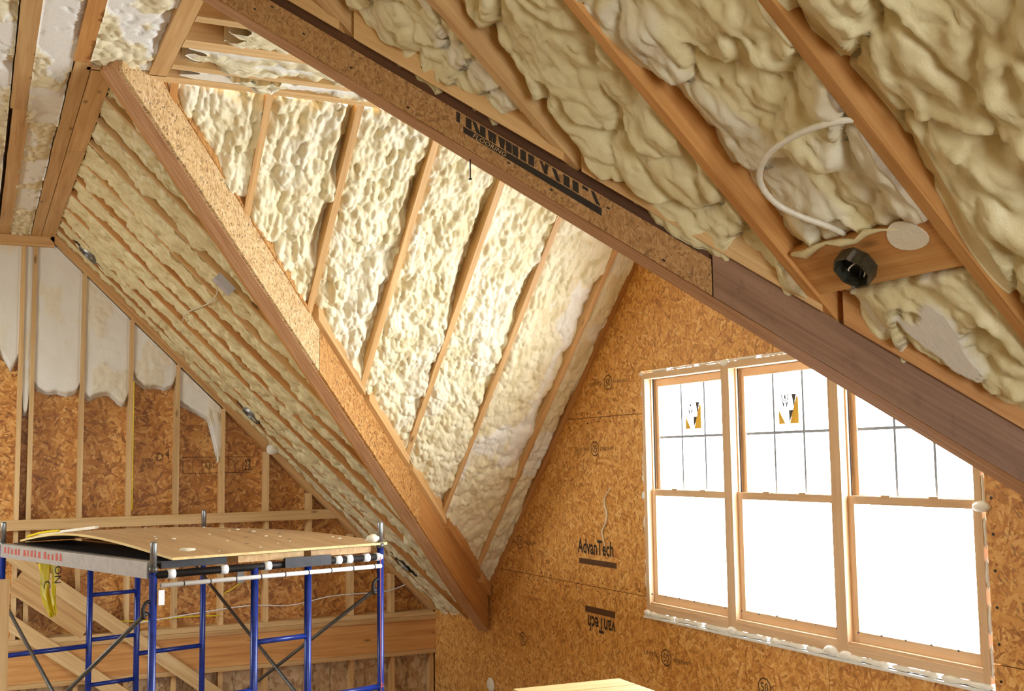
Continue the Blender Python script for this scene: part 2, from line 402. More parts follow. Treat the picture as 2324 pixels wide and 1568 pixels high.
# ------------------------------------------------------------------ floor, shell behind the eye
floor = tag(MB().box((XL-.15, YN-.15, FLOOR-.2), (XG+.15, YF+.2, FLOOR-.02), 0).build('floor', DECKW), kind='structure')
for i in range(8):
    box('floor_sheet', (XL+i*1.14+.002, YN, FLOOR-.02), (XL+(i+1)*1.14-.002, YF, FLOOR), FLOORM, floor, 1)
wl = tag(box('wall_left', (XL-.15, YN, FLOOR), (XL, YF, -1.4), OSB_B), kind='structure')
# wall behind the eye: gable with one unseen window opening, added for fill light
FILL_REAR = (.0, 1.5, -1.5, .3)                    # x0 x1 z0 z1
def clip(poly, a, b, c):
    """keep a*u+b*v<=c"""
    out = []
    for i in range(len(poly)):
        p, q = poly[i], poly[(i+1) % len(poly)]; dp = a*p[0]+b*p[1]-c; dq = a*q[0]+b*q[1]-c
        if dp <= 0: out.append(p)
        if dp*dq < 0:
            t = dp/(dp-dq); out.append((p[0]+(q[0]-p[0])*t, p[1]+(q[1]-p[1])*t))
    return out
def rect_minus(r, hole):
    a0, a1, b0, b1 = r; h0, h1, g0, g1 = hole
    if h0 >= a1 or h1 <= a0 or g0 >= b1 or g1 <= b0: return [r]
    out = []
    if a0 < h0: out.append((a0, h0, b0, b1))
    if a1 > h1: out.append((h1, a1, b0, b1))
    m0, m1 = max(a0, h0), min(a1, h1)
    if b0 < g0: out.append((m0, m1, b0, g0))
    if b1 > g1: out.append((m0, m1, g1, b1))
    return out
mb = MB()
for r in rect_minus((XL, XG, FLOOR, H), FILL_REAR):
    p = [(r[0], r[2]), (r[1], r[2]), (r[1], r[3]), (r[0], r[3])]
    p = clip(p, S1, 1, H+S1*X0); p = clip(p, -S1, 1, H-S1*XLF)
    if len(p) > 2: mb.prism([(a, YN-.15, b) for a, b in p], (0, .15, 0), ga=((1, 0, 0), (0, 0, 1), (0, 1, 0)))
wf = tag(mb.build('wall_front', OSB_B), kind='structure')
portal('rear_fill_portal', ((FILL_REAR[0]+FILL_REAR[1])/2, YN-.16, (FILL_REAR[2]+FILL_REAR[3])/2), (FILL_REAR[1]-FILL_REAR[0], FILL_REAR[3]-FILL_REAR[2]), (math.pi/2, 0, 0))

# ------------------------------------------------------------------ gable wall with the windows (right)
wr = empty('wall_right', (XG, 5.2, FLOOR), kind='structure')
def gable_clip(p):
    p = clip(p, S2, 1, H+S2*Y1+.0); p = clip(p, -S2, 1, H-S2*Y2); return p
def gable_parts(p, up=0.):
    out = []
    for q_ in (clip(p, 0, 1, -1.40+up), clip(clip(clip(p, 0, -1, 1.40-up), S2, 1, H+S2*Y1+up*1.2), -S2, 1, H-S2*Y2+up*1.2)):
        if len(q_) > 2: out.append(q_)
    return out
zj = [FLOOR, -2.14, -.928, .297, 1.52, H+.02]
yj = {0: [YN, .6, 3.0, 5.0, 7.11, 9.3, YF], 1: [YN, .6, 2.5, 4.9, 7.11, 9.6, YF], 2: [YN, 1.6, 3.95, 6.4, 8.83, YF], 3: [YN, 2.8, 5.27, 7.71, YF], 4: [YN, 4.0, 6.4, YF]}
hole = (WY0, WY1, WZ0, WZ1); nseam = 0
for k in range(5):
    for j in range(len(yj[k])-1):
        g = .0025; ox, oy = random.uniform(0, 30), random.uniform(0, 30); mb = MB()
        for r in rect_minus((yj[k][j]+g, yj[k][j+1]-g, zj[k]+g, zj[k+1]-g), hole):
            p = [(r[0], r[2]), (r[1], r[2]), (r[1], r[3]), (r[0], r[3])]
            for p in gable_parts(p): mb.prism([(XG, a, b) for a, b in p], (.018, 0, 0), goff=(ox, oy, 0), ga=((0, 1, 0), (0, 0, 1), (1, 0, 0)))
        if mb.V: mb.build('wall_sheet', OSB_R, wr)
# outer sheathing behind, leaves the opening free
mb = MB()
for r in rect_minus((YN, YF+.16, FLOOR, H+.3), (WY0-.02, WY1+.02, WZ0-.02, WZ1+.02)):
    p = [(r[0], r[2]), (r[1], r[2]), (r[1], r[3]), (r[0], r[3])]
    for p in gable_parts(p, .32): mb.prism([(XG+.019, a, b) for a, b in p], (.15, 0, 0), ga=((0, 1, 0), (0, 0, 1), (1, 0, 0)))
mb.build('outer_sheathing', OSB_B, wr)

# text helper
def text_geo(s, size, bold=0.0):
    cu = bpy.data.curves.new('lettering', 'FONT'); cu.body = s; cu.size = size; cu.resolution_u = 2; cu.offset = bold
    o = bpy.data.objects.new('lettering', cu); C.objects.link(o)
    dg = bpy.context.evaluated_depsgraph_get(); ev = o.evaluated_get(dg); m = ev.to_mesh()
    V = np.array([v.co[:] for v in m.vertices]).reshape(-1, 3); F = [list(p.vertices) for p in m.polygons]
    ev.to_mesh_clear(); bpy.data.objects.remove(o); bpy.data.curves.remove(cu)
    return V, F
def text(name, s, org, ux, uv, width=None, height=None, mat=None, parent=None, bold=0.0):
    """lettering laid on a surface: org lower left, ux reading direction, uv up direction"""
    V, F = text_geo(s, 1.0, bold); lo, hi = V.min(0), V.max(0); sx = (width/(hi[0]-lo[0])) if width else 1; sy = (height/(hi[1]-lo[1])) if height else sx
    if not width: sx = sy
    org, ux, uv = Vector(org), Vector(ux).normalized(), Vector(uv).normalized()
    P = [org+ux*((v[0]-lo[0])*sx)+uv*((v[1]-lo[1])*sy) for v in V]
    return mesh(name, [tuple(p) for p in P], F, mat, parent)
def ring(mb, c, ux, uv, rx, ry, wd, n=28):
    c, ux, uv = Vector(c), Vector(ux), Vector(uv); V = []; F = []
    for i in range(n):
        t = 2*math.pi*i/n
        for q in (0, wd): V.append(c+ux*math.cos(t)*(rx-q)+uv*math.sin(t)*(ry-q))
    for i in range(n): a, b = 2*i, 2*((i+1) % n); F.append([a, b, b+1, a+1])
    mb.add(V, F); return mb
EX = XG-.0008
UXG, UVG = Vector((0, -1, 0)), Vector((0, 0, 1))
for (yc, zc, up, sub) in ((7.154, .539, 1, 1), (7.368, .069, -1, 1), (8.667, -.681, 1, 1), (8.634, -1.462, -1, 0), (6.478, -1.296, 1, 1), (5.452, -1.31, 1, 0)):
    ux, uv = UXG*up, UVG*up; c = Vector((EX, yc, zc))
    o = ring(MB(), c, ux, uv, .06, .055, .008).build('grade_stamp_ring', INKF, wr)
    text('grade_stamp_number', '50', c-ux*.032-uv*.026, ux, uv, .064, .052, INK, wr)
    if sub:
        text('grade_stamp_text', 'LIMITED', c-ux*.27-uv*.012, ux, uv, .19, .026, INKF, wr)
        text('grade_stamp_text', 'WARRANTY', c+ux*.08-uv*.012, ux, uv, .22, .026, INKF, wr)
text('brand_stamp', 'AdvanTech', (EX, 7.66, -.70), UXG, UVG, .53, .11, INK, wr, .022)
MB().prism([(EX, 7.64, -.775), (EX, 7.09, -.775), (EX, 7.09, -.735), (EX, 7.64, -.735)], (-.0004, 0, 0)).build('stamp_bar', INKF, wr)
text('brand_stamp', 'vanTech', (EX, 7.125, -1.14), -UXG, -UVG, .40, .11, INK, wr, .022)
MB().prism([(EX, 7.125, -1.12), (EX, 7.56, -1.12), (EX, 7.56, -1.075), (EX, 7.125, -1.075)], (-.0004, 0, 0)).build('stamp_bar', INKF, wr)
# nail heads along the sheet edges
for (ya, yb, z) in ((6.8, 7.8, .33), (6.8, 7.8, .26), (4.0, 8.6, -.90), (7.2, 9.0, -.96)):
    n = int((yb-ya)/.16)
    for i in range(n):
        yy = ya+(yb-ya)*i/n
        MB().tube([(XG, yy, z+random.uniform(-.008, .008)), (XG-.002, yy, z)], .006, 6).build('nail_head', INK, wr)
for i in range(8):
    zz = -1.0+i*.16
    MB().tube([(XG, 3.765, zz), (XG-.003, 3.765, zz)], .007, 6).build('nail_head', BLACK, wr)
# foam string hanging on the gable wall
pts = rough_smooth([(XG-.01, 7.13, -.21), (XG-.012, 7.21, -.27), (XG-.012, 7.225, -.33), (XG-.012, 7.195, -.39), (XG-.012, 7.215, -.46), (XG-.012, 7.265, -.52), (XG-.012, 7.26, -.56), (XG-.01, 7.23, -.63)])
tag(MB().tube(pts, [.003+.004*math.sin(math.pi*i/(len(pts)-1)) for i in range(len(pts))], 6).build('foam_string', CREAM, None, True), 'thin wavy white foam string hanging on the strand board wall', 'foam string')

# ------------------------------------------------------------------ windows: three double-hung units side by side
GAP = .018
fy0, fy1, fz0, fz1 = WY0+GAP, WY1-GAP, WZ0+.03, WZ1-GAP
uw = (fy1-fy0)/3
XI, XO = XG-.006, XG+.12
def frame_bars(name, y0, y1, z0, z1, x0, x1, wl_, wr_, wt_, wb_, mat, parent):
    mb = MB()
    mb.box((x0, y0, z0), (x1, y0+wl_, z1), 2); mb.box((x0, y1-wr_, z0), (x1, y1, z1), 2)
    mb.box((x0, y0+wl_, z1-wt_), (x1, y1-wr_, z1), 1); mb.box((x0, y0+wl_, z0), (x1, y1-wr_, z0+wb_), 1)
    return mb.build(name, mat, parent)
for i in range(3):
    b0, b1 = fy1-(i+1)*uw, fy1-i*uw
    un = empty('window_%d' % (i+1), (XG, (b0+b1)/2, fz0), kind='structure')
    fr = frame_bars('window_frame', b0, b1, fz0, fz1, XI, XO, .04, .04, .04, .045, WINW, un)
    # parting stops and dark seals on the jamb
    for yy, s in ((b1-.04, -1), (b0+.04, 1)):
        MB().box((XG+.040, min(yy, yy+s*.010), fz0+.05), (XG+.050, max(yy, yy+s*.010), fz1-.04), 2).build('jamb_stop', WINW, fr)
        MB().box((XG+.050, min(yy, yy+s*.004), fz0+.6), (XG+.064, max(yy, yy+s*.004), fz1-.04), 2).build('jamb_seal', DARKGAP, fr)
    # inner sill step
    MB().box((XG+.0, b0+.04, fz0+.045), (XG+.03, b1-.04, fz0+.062), 1).build('sill_step', WINW, fr)
    zm = -.235
    # upper sash (outer track)
    us = frame_bars('upper_sash', b0+.042, b1-.042, zm-.015, fz1-.042, XG+.072, XG+.104, .045, .045, .05, .04, WINW, un)
    gy0, gy1, gz0, gz1 = b0+.087, b1-.087, zm+.025, fz1-.092
    MB().box((XG+.086, gy0-.005, gz0-.005), (XG+.090, gy1+.005, gz1+.005), 1).build('pane', GLASS, us)
    for k in (1, 2):
        yy = gy0+(gy1-gy0)*k/3; MB().box((XG+.082, yy-.008, gz0), (XG+.0855, yy+.008, gz1), 2).build('muntin', MUNT, us)
    zz = (gz0+gz1)/2; MB().box((XG+.0815, gy0, zz-.008), (XG+.0855, gy1, zz+.008), 1).build('muntin', MUNT, us)
    # lower sash (inner track)
    ls = frame_bars('lower_sash', b0+.042, b1-.042, fz0+.05, zm+.022, XG+.032, XG+.066, .045, .045, .042, .065, WINW, un)
    gz0l, gz1l = fz0+.115, zm-.02
    MB().box((XG+.046, gy0-.005, gz0l-.005), (XG+.050, gy1+.005, gz1l+.005), 1).build('pane', GLASS, ls)
    for yy in ((b0+b1)/2-.16, (b0+b1)/2+.16):
        MB().box((XG+.028, yy-.03, zm+.018), (XG+.06, yy+.03, zm+.03), 1).build('sash_lock', WINW, ls)
    if i < 2:                                        # the maker's sticker on the middle upper pane
        yc = (gy0+gy1)/2; zc = gz1-.21
        st = tag(MB().box((XG+.0835, yc-.088, zc-.085), (XG+.0850, yc+.088, zc-.083), 1).build('sticker', STY, us), 'yellow and grey window sticker')
        def sp(pts, mat, nm): MB().prism([(XG+.0833, yc-.088*a, zc+.085*b) for a, b in pts], (.0012, 0, 0)).build(nm, mat, us)
        sp([(-1, .0), (-1, -1), (-.32, -1)], STY, 'sticker_corner'); sp([(.1, -1), (1, -1), (1, .75), (.82, .8)], STY, 'sticker_corner')
        sp([(.35, 1), (.82, .97), (.55, .1)], STG, 'sticker_wedge'); sp([(.05, -.1), (.5, -.08), (.06, -.95)], STG, 'sticker_wedge')
        text('sticker_letter', 'W', (XG+.0833, yc+.062, zc+.0), (0, -1, 0), (0, 0, 1), .07, .085, STG, us, .02)
# foam beads in the gap round the windows
gap = empty('foam_bead', (XG, WY1, WZ0), 'lumpy white foam bead filling the gap round the three windows', 'foam bead')
def blob(name, c, r, mat, parent, seed=0, n=10):
    V = []; F = []; c = Vector(c); r = Vector(r) if not isinstance(r, (int, float)) else Vector((r, r, r))
    for i in range(n+1):
        th = math.pi*i/n
        for j in range(2*n):
            ph = math.pi*j/n; d = Vector((math.sin(th)*math.cos(ph), math.sin(th)*math.sin(ph), math.cos(th)))
            q = 1+.28*(float(vn(np.array([d.x*1.7+seed+5]), np.array([d.y*1.7+d.z*2.1+seed+9]), seed)[0])-.5)
            V.append((c.x+d.x*r.x*q, c.y+d.y*r.y*q, c.z+d.z*r.z*q))
    for i in range(n):
        for j in range(2*n): F.append([i*2*n+j, i*2*n+(j+1) % (2*n), (i+1)*2*n+(j+1) % (2*n), (i+1)*2*n+j])
    return mesh(name, V, F, mat, parent, True, cut=[.4]*len(V))
def bead(p, q, r, parent, nm='bead', seed=0):
    p, q = Vector(p), Vector(q); L = (q-p).length; n = max(8, int(L/.012)); pts = []; rs = []
    for i in range(n+1):
        t = i/n; s = t*L; a = float(vn(np.array([s*14+seed]), np.array([seed*1.3]), seed)[0]); b = float(vn(np.array([s*40+seed]), np.array([seed*2.3]), seed+3)[0])
        pts.append(p.lerp(q, t)+Vector((-.006*a, 0, 0))); rs.append(r*(.35+.9*a+.45*b)*(min(1, i/2, (n-i)/2)*.9+.1))
    o = MB().tube(pts, rs, 8).build(nm, FOAM_B, parent, True); return o
for k, (a, b, r) in enumerate([(.575, .50, .009), (.49, .40, .011), (.38, .28, .006), (.22, .06, .017), (.04, -.18, .016), (-.22, -.29, .024), (-.31, -.36, .010), (-.37, -.55, .011), (-.56, -.66, .009), (-.67, -.98, .015)]):
    bead((XG+.012, WY1-.010, a), (XG+.012, WY1-.010, b), r, gap, seed=k)
for k in range(9):
    y = WY1-.03-k*.32; bead((XG+.012, y, WZ1-.008), (XG+.012, y-.3, WZ1-.008), .007, gap, seed=20+k)
    bead((XG+.006, y, WZ0+.014), (XG+.006, y-.31, WZ0+.014), .017, gap, seed=40+k)
for k in range(8): bead((XG+.008, WY0+.012, WZ0+.05+k*.19), (XG+.008, WY0+.012, WZ0+.2+k*.19), .008, gap, seed=60+k)
for k, (y, z, r) in enumerate([(fy1-uw, WZ1-.02, .028), (fy1-uw, WZ0+.02, .035), (fy1-2*uw+.09, WZ0+.03, .04), (fy1-2*uw-.02, WZ0+.022, .034), (WY1-.02, WZ1-.02, .018), (WY1-.03, WZ0+.02, .03), (WY0+.02, -.24, .035)]):
    blob('bead_blob', (XG-.004, y, z), (r*.6, r*1.4, r*.7), FOAM_B, gap, k)
for k in range(12):                                   # little drips under the head
    y = WY1-.1-k*.085+random.uniform(-.02, .02)
    MB().tube([(XG+.012, y, WZ1-.008), (XG+.012, y, WZ1-.02-.014*random.random())], [.006, .003], 6).build('drip', FOAM, gap, True)
# sill strip, its white standing in for the glare on the sill
tag(MB().box((XG-.022, WY0, WZ0-.012), (XG+.12, WY1, WZ0), 1).build('trim_1', WHITE), kind='structure')

# ------------------------------------------------------------------ back gable wall (far end): studs, plates, boards, foam
wb = tag(MB().prism([(XL, YF+.14, FLOOR), (XG+.1, YF+.14, FLOOR), (XG+.1, YF+.14, zmain(XG+.1)+.38), (X0+.1, YF+.14, H+.3), (XLF, YF+.14, H+.3), (XL, YF+.14, -1.1)], (0, .02, 0), ga=((1, 0, 0), (0, 0, 1), (0, 1, 0))).build('wall_back', OSB_B), kind='structure')
ST = .406; SU = .846
PL = -1.445
def stud(x, z0, z1, name='stud', mat=PINE_P):
    return MB().bar((x, YF+.07, z0), (x, YF+.07, z1), .038, .138, (0, 1, 0)).build(name, mat, wb)
studs = [.346]+[SU+ST*i for i in range(-1, 8)]
for x in studs: stud(x, PL, (min(H, zmain(x))-.05) if x < 3.9 else -1.3)
for i in range(1, 8): stud(.346-.4*i, PL, H-.09 if .346-.4*i > -1.45 else H-S1*(XLF-.346+.4*i)-.1)
bar('top_plate', (XLF, YF+.05, H-.045), (X0, YF+.05, H-.045), .18, .088, PINE, wb)
n_ = Vector(NM); a_, b_ = Vector((X0-.02, YF+.05, H)), Vector((XG, YF+.05, zmain(XG)))
bar('rake_plate', a_+n_*-.0, b_+n_*-.0, .18, .05, PINE, wb, up=n_)
bar('horizontal_board', (-.3, YF-.02, -.499), (3.13, YF-.02, -.487), .038, .088, PINE_P, wb)
bar('sill_plate', (XL, YF+.05, PL-.021), (XG, YF+.05, PL-.021), .18, .042, PINE_P, wb)
bar('sill_plate', (XL, YF+.05, PL-.064), (XG, YF+.05, PL-.064), .18, .040, PINE, wb)
bar('rim_board', (XL, YF-.0, -1.67), (XG-.002, YF-.0, -1.67), .05, .28, PINE_O, wb)
bar('lower_plate', (XL, YF+.04, -1.832), (XG-.002, YF+.04, -1.832), .13, .04, PINE, wb)
for x in [SU+ST*i for i in range(-2, 8)]+[XG-.03]:
    MB().bar((x, YF+.05, FLOOR+.04), (x, YF+.05, -1.852), .04, .09, (0, 1, 0)).build('lower_stud', PINE, wb)
bar('bottom_plate', (XL, YF+.05, FLOOR+.02), (XG-.002, YF+.05, FLOOR+.02), .1, .04, PINE, wb)
for i in range(5):
    box('lower_panel', (-.9+i*1.0, YF+.1, FLOOR), (.096+i*1.0, YF+.115, -1.82), OSB_P, wb)
# printed marks on the board behind the studs
YP = YF+.1392
for (x, z, s, wd, hh) in ((1.37, .02, '2000', .10, .03), (1.50, .03, 'D', .06, .07), (1.58, .045, '4', .03, .09), (2.02, .0, 'APA', .0, 0), (2.62, .035, '48/24', .09, .03), (2.70, .045, '2000', .11, .04)):
    if wd: text('board_print', s, (x, YP, z), (1, 0, 0), (0, 0, 1), wd, hh, INKF, wb)
mbp = MB()
for (xa, xb, za, zb) in ((1.73, 2.34, .055, .06), (1.73, 2.27, -.09, -.085), (1.73, 1.735, -.09, .06), (1.90, 1.904, -.09, .06), (1.82, 1.824, -.09, .02), (2.06, 2.064, -.09, .06), (2.20, 2.204, -.09, .0), (2.27, 2.274, -.09, -.02), (2.34, 2.344, -.09, .06), (2.14, 2.144, -.02, .06)):
    mbp.box((xa, YP-.0004, za), (xb, YP, zb))
mbp.build('board_print', INKF, wb)
text('board_print', 'AB7', (1.92, YP, -.05), (1, 0, 0), (0, 0, 1), .1, .06, INKF, wb); text('board_print', '23', (2.29, YP, -.07), (1, 0, 0), (0, 0, 1), .05, .1, INK, wb)
# wall foam: one patch for each stud bay, ragged lower edges
def pos_back(X, Z, h): return np.stack([X, YF+.02-h, Z], -1)
def wallfoam(x0, x1, prof, seed, rough=.35):
    xs, zs = np.array([p[0] for p in prof]), np.array([p[1] for p in prof])
    zt = lambda x: min(H, zmain(x))-.06
    def zb(x):
        e = (x-x0)/(x1-x0); return float(np.interp(e, xs, zs))+.012*(float(vn(np.array([x*40.]), np.array([seed*1.]), seed)[0])-.5)
    def hf(U, V, E):
        n = fbm(U*9, V*9, seed); r = sstep(fbm(U*5, V*4, seed+4), .5, .68)*rough
        lo = np.array([zb(float(u)) for u in U[:, 0]])[:, None]
        rnd = np.sqrt(np.clip((V-lo)/.035, 0, 1))
        h = .004+(n-.5)*.010+r*(bumps(U/.05, V/.05, seed+2)-.4)*.02-.012*sstep(np.abs(E-.5)*2, .9, 1)
        return -.115*(1-rnd)+h*rnd
    def cf(U, V, h): return np.clip(.85-sstep(fbm(U*5, V*4, seed+4), .5, .68)*.7, 0, 1)
    foam('wall_foam', wb, FOAM_W, x0, x1, zb, zt, pos_back, hf, .014, .116, cf)
sx = lambda i: SU+ST*i
wallfoam(-.03, .327, [(0, .90), (.3, .98), (.45, .9), (.6, .96), (.85, .80), (1, .92)], 1)
for k in range(3): wallfoam(-.054-.4*k-.381, -.054-.4*k-.019, [(0, .85), (.3, .76), (.7, .8), (1, .88)], 9+k)
wallfoam(.365, sx(-1)-.019, [(0, .62), (.15, .46), (.5, .41), (.9, .47), (1, .62)], 2, .1)
wallfoam(sx(-1)+.019, sx(0)-.019, [(0, .70), (.08, .64), (.3, .605), (.5, .62), (.75, .60), (.93, .62), (1, .68)], 3)
wallfoam(sx(0)+.019, sx(1)-.019, [(0, .60), (.12, .56), (.4, .61), (.6, .60), (.78, .53), (.9, .51), (1, .60)], 4, .7)
wallfoam(sx(1)+.019, sx(2)-.019, [(0, .80), (.1, .72), (.3, .675), (.6, .68), (.8, .66), (.95, .69), (1, .76)], 5, .8)
wallfoam(sx(2)+.019, sx(3)-.019, [(0, .55), (.1, .52), (.35, .47), (.6, .42), (.72, .39), (.78, .30), (.84, .22), (.92, .08), (.95, .02), (1, .04)], 6, 1.)
MB().tube(rough_smooth([(sx(3)-.035, YF+.06, .15), (sx(3)-.032, YF+.06, .08), (sx(3)-.034, YF+.06, .01)]), [.012]*12+[.016], 8).build('foam_drip', FOAM_W, wb, True)

# ------------------------------------------------------------------ flat ceiling over the main room
cf_ = tag(MB().box((XLF, YN, H+.20), (X0+.30, YF+.14, H+.23), 1).build('ceiling', SHEATH), kind='structure')
def joist_y(x0, x1, y0, y1, mat=PINE, par=cf_, name='ceiling_joist'):
    return MB().bar(((x0+x1)/2, y0, H+.09), ((x0+x1)/2, y1, H+.09), x1-x0, .18, (0, 0, 1)).build(name, mat, par)
joist_y(.13, .215, YN, 6.8); joist_y(.145, .235, 6.803, YF)
joist_y(.40, .478, 5.87, YF); joist_y(.482, .592, 5.96, 7.6); joist_y(.482, .592, 7.604, YF)
joist_y(.39, .465, YN, 5.866, PINE_O)
joist_y(.755, .842, Y2+.0, Y1-.08)
joist_y(-.28, -.19, YN, YF); joist_y(-.7, -.61, YN, YF); joist_y(-1.1, -1.02, YN, YF)
for k, (a, b, y0, y1) in enumerate(((.215, .395, 3.5, YF), (-.19, .125, 3.5, YF), (.465, .755, 3.6, 5.905), (-.6, -.28, 3.5, YF))):
    def cutf(U, V, h, k=k):
        m = sstep(fbm(U*6, V*3.2, 70+k), .50, .56); return np.where(m > .5, np.minimum(h, -.012), h), m*.95
    foam('ceiling_foam', cf_, FOAM, a+.001, b-.001, lambda u, y0=y0: y0, lambda u, y1=y1: y1, pos_flat_y,
         popcorn(50+k, .034, .055, -.018, 1.2, .03, 1, .25, 3., .5), .011, .2, cutf)
foam('ceiling_foam', cf_, FOAM, XLF, .58, lambda u: YN, lambda u: 3.5, pos_flat_y, popcorn(58, .03, .09, -.03), .06, .2)
foam('ceiling_foam', cf_, FOAM, XLF, -.6, lambda u: 3.5, lambda u: YF, pos_flat_y, popcorn(59, .03, .09, -.03), .05, .2)
# ------------------------------------------------------------------ flat ceiling of the dormer
cd = tag(MB().box((X0, Y2-.3, H+.20), (XG+.1, Y1+.1, H+.23), 0).build('ceiling_dormer', SHEATH), kind='structure')
def joist_x(y0, y1, x0, x1, mat=PINE_P, hh=.12):
    return MB().bar((x0, (y0+y1)/2, H+hh/2), (x1, (y0+y1)/2, H+hh/2), y1-y0, hh, (0, 0, 1)).build('ceiling_joist', mat, cd)
joist_x(4.72, 4.80, .845, XG); joist_x(5.05, 5.12, .845, XG); joist_x(5.36, 5.47, .845, XG); joist_x(5.73, 5.80, .845, XG)
joist_x(5.93, 5.973, .46, XG, PINE_P, .14); joist_x(5.977, Y1, .575, XG, PINE_P, .16)
for i in range(14):                                    # bare roof boards beyond the foam
    xx = .86+i*.062; MB().box((xx, Y2-.1, H+.13), (xx+.058, Y1-.1, H+.15), 1).build('roof_board', SHEATH, cd)
for k, (a, b, x0, bs) in enumerate(((4.80, 5.05, 1.15, -.02), (5.12, 5.36, 1.06, -.02), (5.47, 5.73, .93, -.012), (5.80, 5.93, .95, -.01))):
    def cutf(U, V, h, k=k):
        m = sstep(fbm(U*5, V*3, 90+k), .46, .52)*sstep(V, 0, 1.9-.15) if k > 1 else sstep(fbm(U*5, V*3, 90+k), .6, .66)
        m = m*sstep(2.0-V, .0, .3); return np.where(m > .5, np.minimum(h, -.006), h), m
    foam('ceiling_foam', cd, FOAM, a+.001, b-.001, lambda u, x0=x0, k=k: x0+.05*math.sin(u*60+k), lambda u: XG, pos_flat_x,
         popcorn(80+k, .045, .07, bs, 1.2, .05, 1, .3, 4., .5), .011, .115, cutf)
foam('ceiling_foam', cd, FOAM, Y2-.25, 4.72, lambda u: .62, lambda u: XG, pos_flat_x, popcorn(88, .04, .08, -.02), .03, .2)

# ------------------------------------------------------------------ valley beams
DB = Vector((1, 1, -.977)); B0 = Vector((.588, 5.81, 1.946)); MBv = Vector((-1, 1, 0)).normalized()
DA = Vector((1, -1, -.96)); A0 = Vector((.588, 4.230, 1.822)); MAv = Vector((1, 1, 0)).normalized()
ZV = Vector((0, 0, 1))
def beam_piece(name, B, D, Mv, t0, t1, m0, m1, z0, z1, mat, parent, mats=None, z0b=None):
    """slanting slab: t = run in x, m across (away from the eye), z up from the lower edge line"""
    off = (random.uniform(0, 40), random.uniform(0, 9), random.uniform(0, 9)); V = []; G = []; L = D.length
    for t in (t0, t1):
        for m, z in ((m0, z0), (m1, z0b if z0b is not None else z0), (m1, z1), (m0, z1)):
            V.append(B+D*t+Mv*m+ZV*z); G.append((off[0]+t*L, off[1]+z*.8, off[2]+m))
    return mesh(name, V, BOXF, mat, parent, gc=G)
def laminated():
    m, nt, b = newmat('laminated_edge'); t = NT(nt); g = t.attr().outputs['Vector']
    n = t.noise(t.mapp(g, (3, 90, 260)), 1, 4, .6); n2 = t.noise(t.mapp(g, (5, 300, 300)), 1, 3, .6)
    c = t.ramp(n.outputs['Fac'], [(.3, srgb(156, 108, 70)), (.5, srgb(202, 152, 106)), (.7, srgb(226, 184, 140))])
    k = t.ramp(n2.outputs['Fac'], [(.60, (0, 0, 0)), (.70, (1, 1, 1))])
    c = t.mix(t.math('MULTIPLY', k, .5), c, srgb(84, 50, 26)); t.l(c, b.inputs['Base Color']); b.inputs['Roughness'].default_value = .6
    t.bump(n.outputs['Fac'], .4, .004, b); return m
LAM = laminated()
SHADEW = wood('recess_shade_wood', srgb(70, 38, 18), srgb(96, 56, 28), srgb(118, 72, 38), knots=False, vary=0)  # brown darkened to carry the recess shade on the near beam
TB = (XG-B0.x)                                        # run of B to the wall
vb = empty('valley_beam', (2.3, 7.5, -.1), 'far laminated valley beam running down to the corner beside the windows', 'beam')
beam_piece('laminated_ply', B0, DB, MBv, -.0, TB-.012, .0, .088, 0, .42, LAM, vb)
beam_piece('outer_ply', B0, DB, MBv, .03, TB-.10, .088, .18, .02, .42, PINE_O, vb, z0b=.10)
xs1, xs2 = 1.99-B0.x, 3.083-B0.x
beam_piece('cladding_strip', B0, DB, MBv, .01, xs1-.002, -.022, -.0005, .004, .285, LSL_B, vb)
beam_piece('cladding_strip', B0, DB, MBv, xs1+.002, xs2-.002, -.022, -.0005, .004, .285, LSL_O, vb)
beam_piece('cladding_strip', B0, DB, MBv, xs2+.002, TB-.03, -.020, -.0005, .004, .272, PINE_O, vb)
RD = [1.40, 1.91, 2.41, 2.91, 3.39, 3.90]             # dormer rafters (x)
edges = [.80]+RD+[XG-.04]
for i in range(len(edges)-1):
    a, b = edges[i]+.02-B0.x, edges[i+1]-.02-B0.x
    beam_piece('nailer', B0, DB, MBv, a, b, -.062 if i > 1 else -.03, -.0005, .270, .40, LSL_O if i < 2 else (PINE if i < 5 else PINE_O), vb)
va = empty('valley_beam', (1.8, 3.0, .3), 'near brown valley beam with black stamped lettering crossing in front of the windows', 'beam')
TA = XG-A0.x
beam_piece('laminated_ply', A0, DA, MAv, -.0, TA-.012, .0, .088, 0, .42, LAM, va, z0b=-.036)
beam_piece('recess_shade_strip', A0, DA, MAv, .02, 1.995-A0.x, -.003, -.0006, .10, .16, SHADEW, va)  # shadow of the recess under the nailers, painted as a dark strip
xa1 = 1.995-A0.x
beam_piece('cladding_strip', A0, DA, MAv, -.02, xa1-.0015, -.022, -.0005, .003, .112, LSL_A, va)
beam_piece('cladding_strip', A0, DA, MAv, xa1+.0015, TA-.05, -.024, -.0005, .003, .150, GREYW, va)
tag(va, None)
RR = [3.68, 3.12, 2.58, 2.005]                        # near slope rafters (y)
ax = lambda y: 4.23-y                                 # run where rafter line meets the beam
ed = [4.2]+RR+[1.42, .8]
for i in range(len(ed)-1):
    a, b = ax(ed[i])+.02, ax(ed[i+1])-.02
    beam_piece('nailer', A0, DA, MAv, max(a, 0), b, -.045, -.0005, .150, .26, PINE if i < 3 else PINE_O, va)
for (t, z) in ((xa1-.10, .2), (xa1-.045, .2), (.75, .19), (1.15, .18)):
    c = A0+DA*t+MAv*-.0455+ZV*z; MB().tube([c, c-MAv*.002], .006, 8).build('screw_head', DARKM, va)
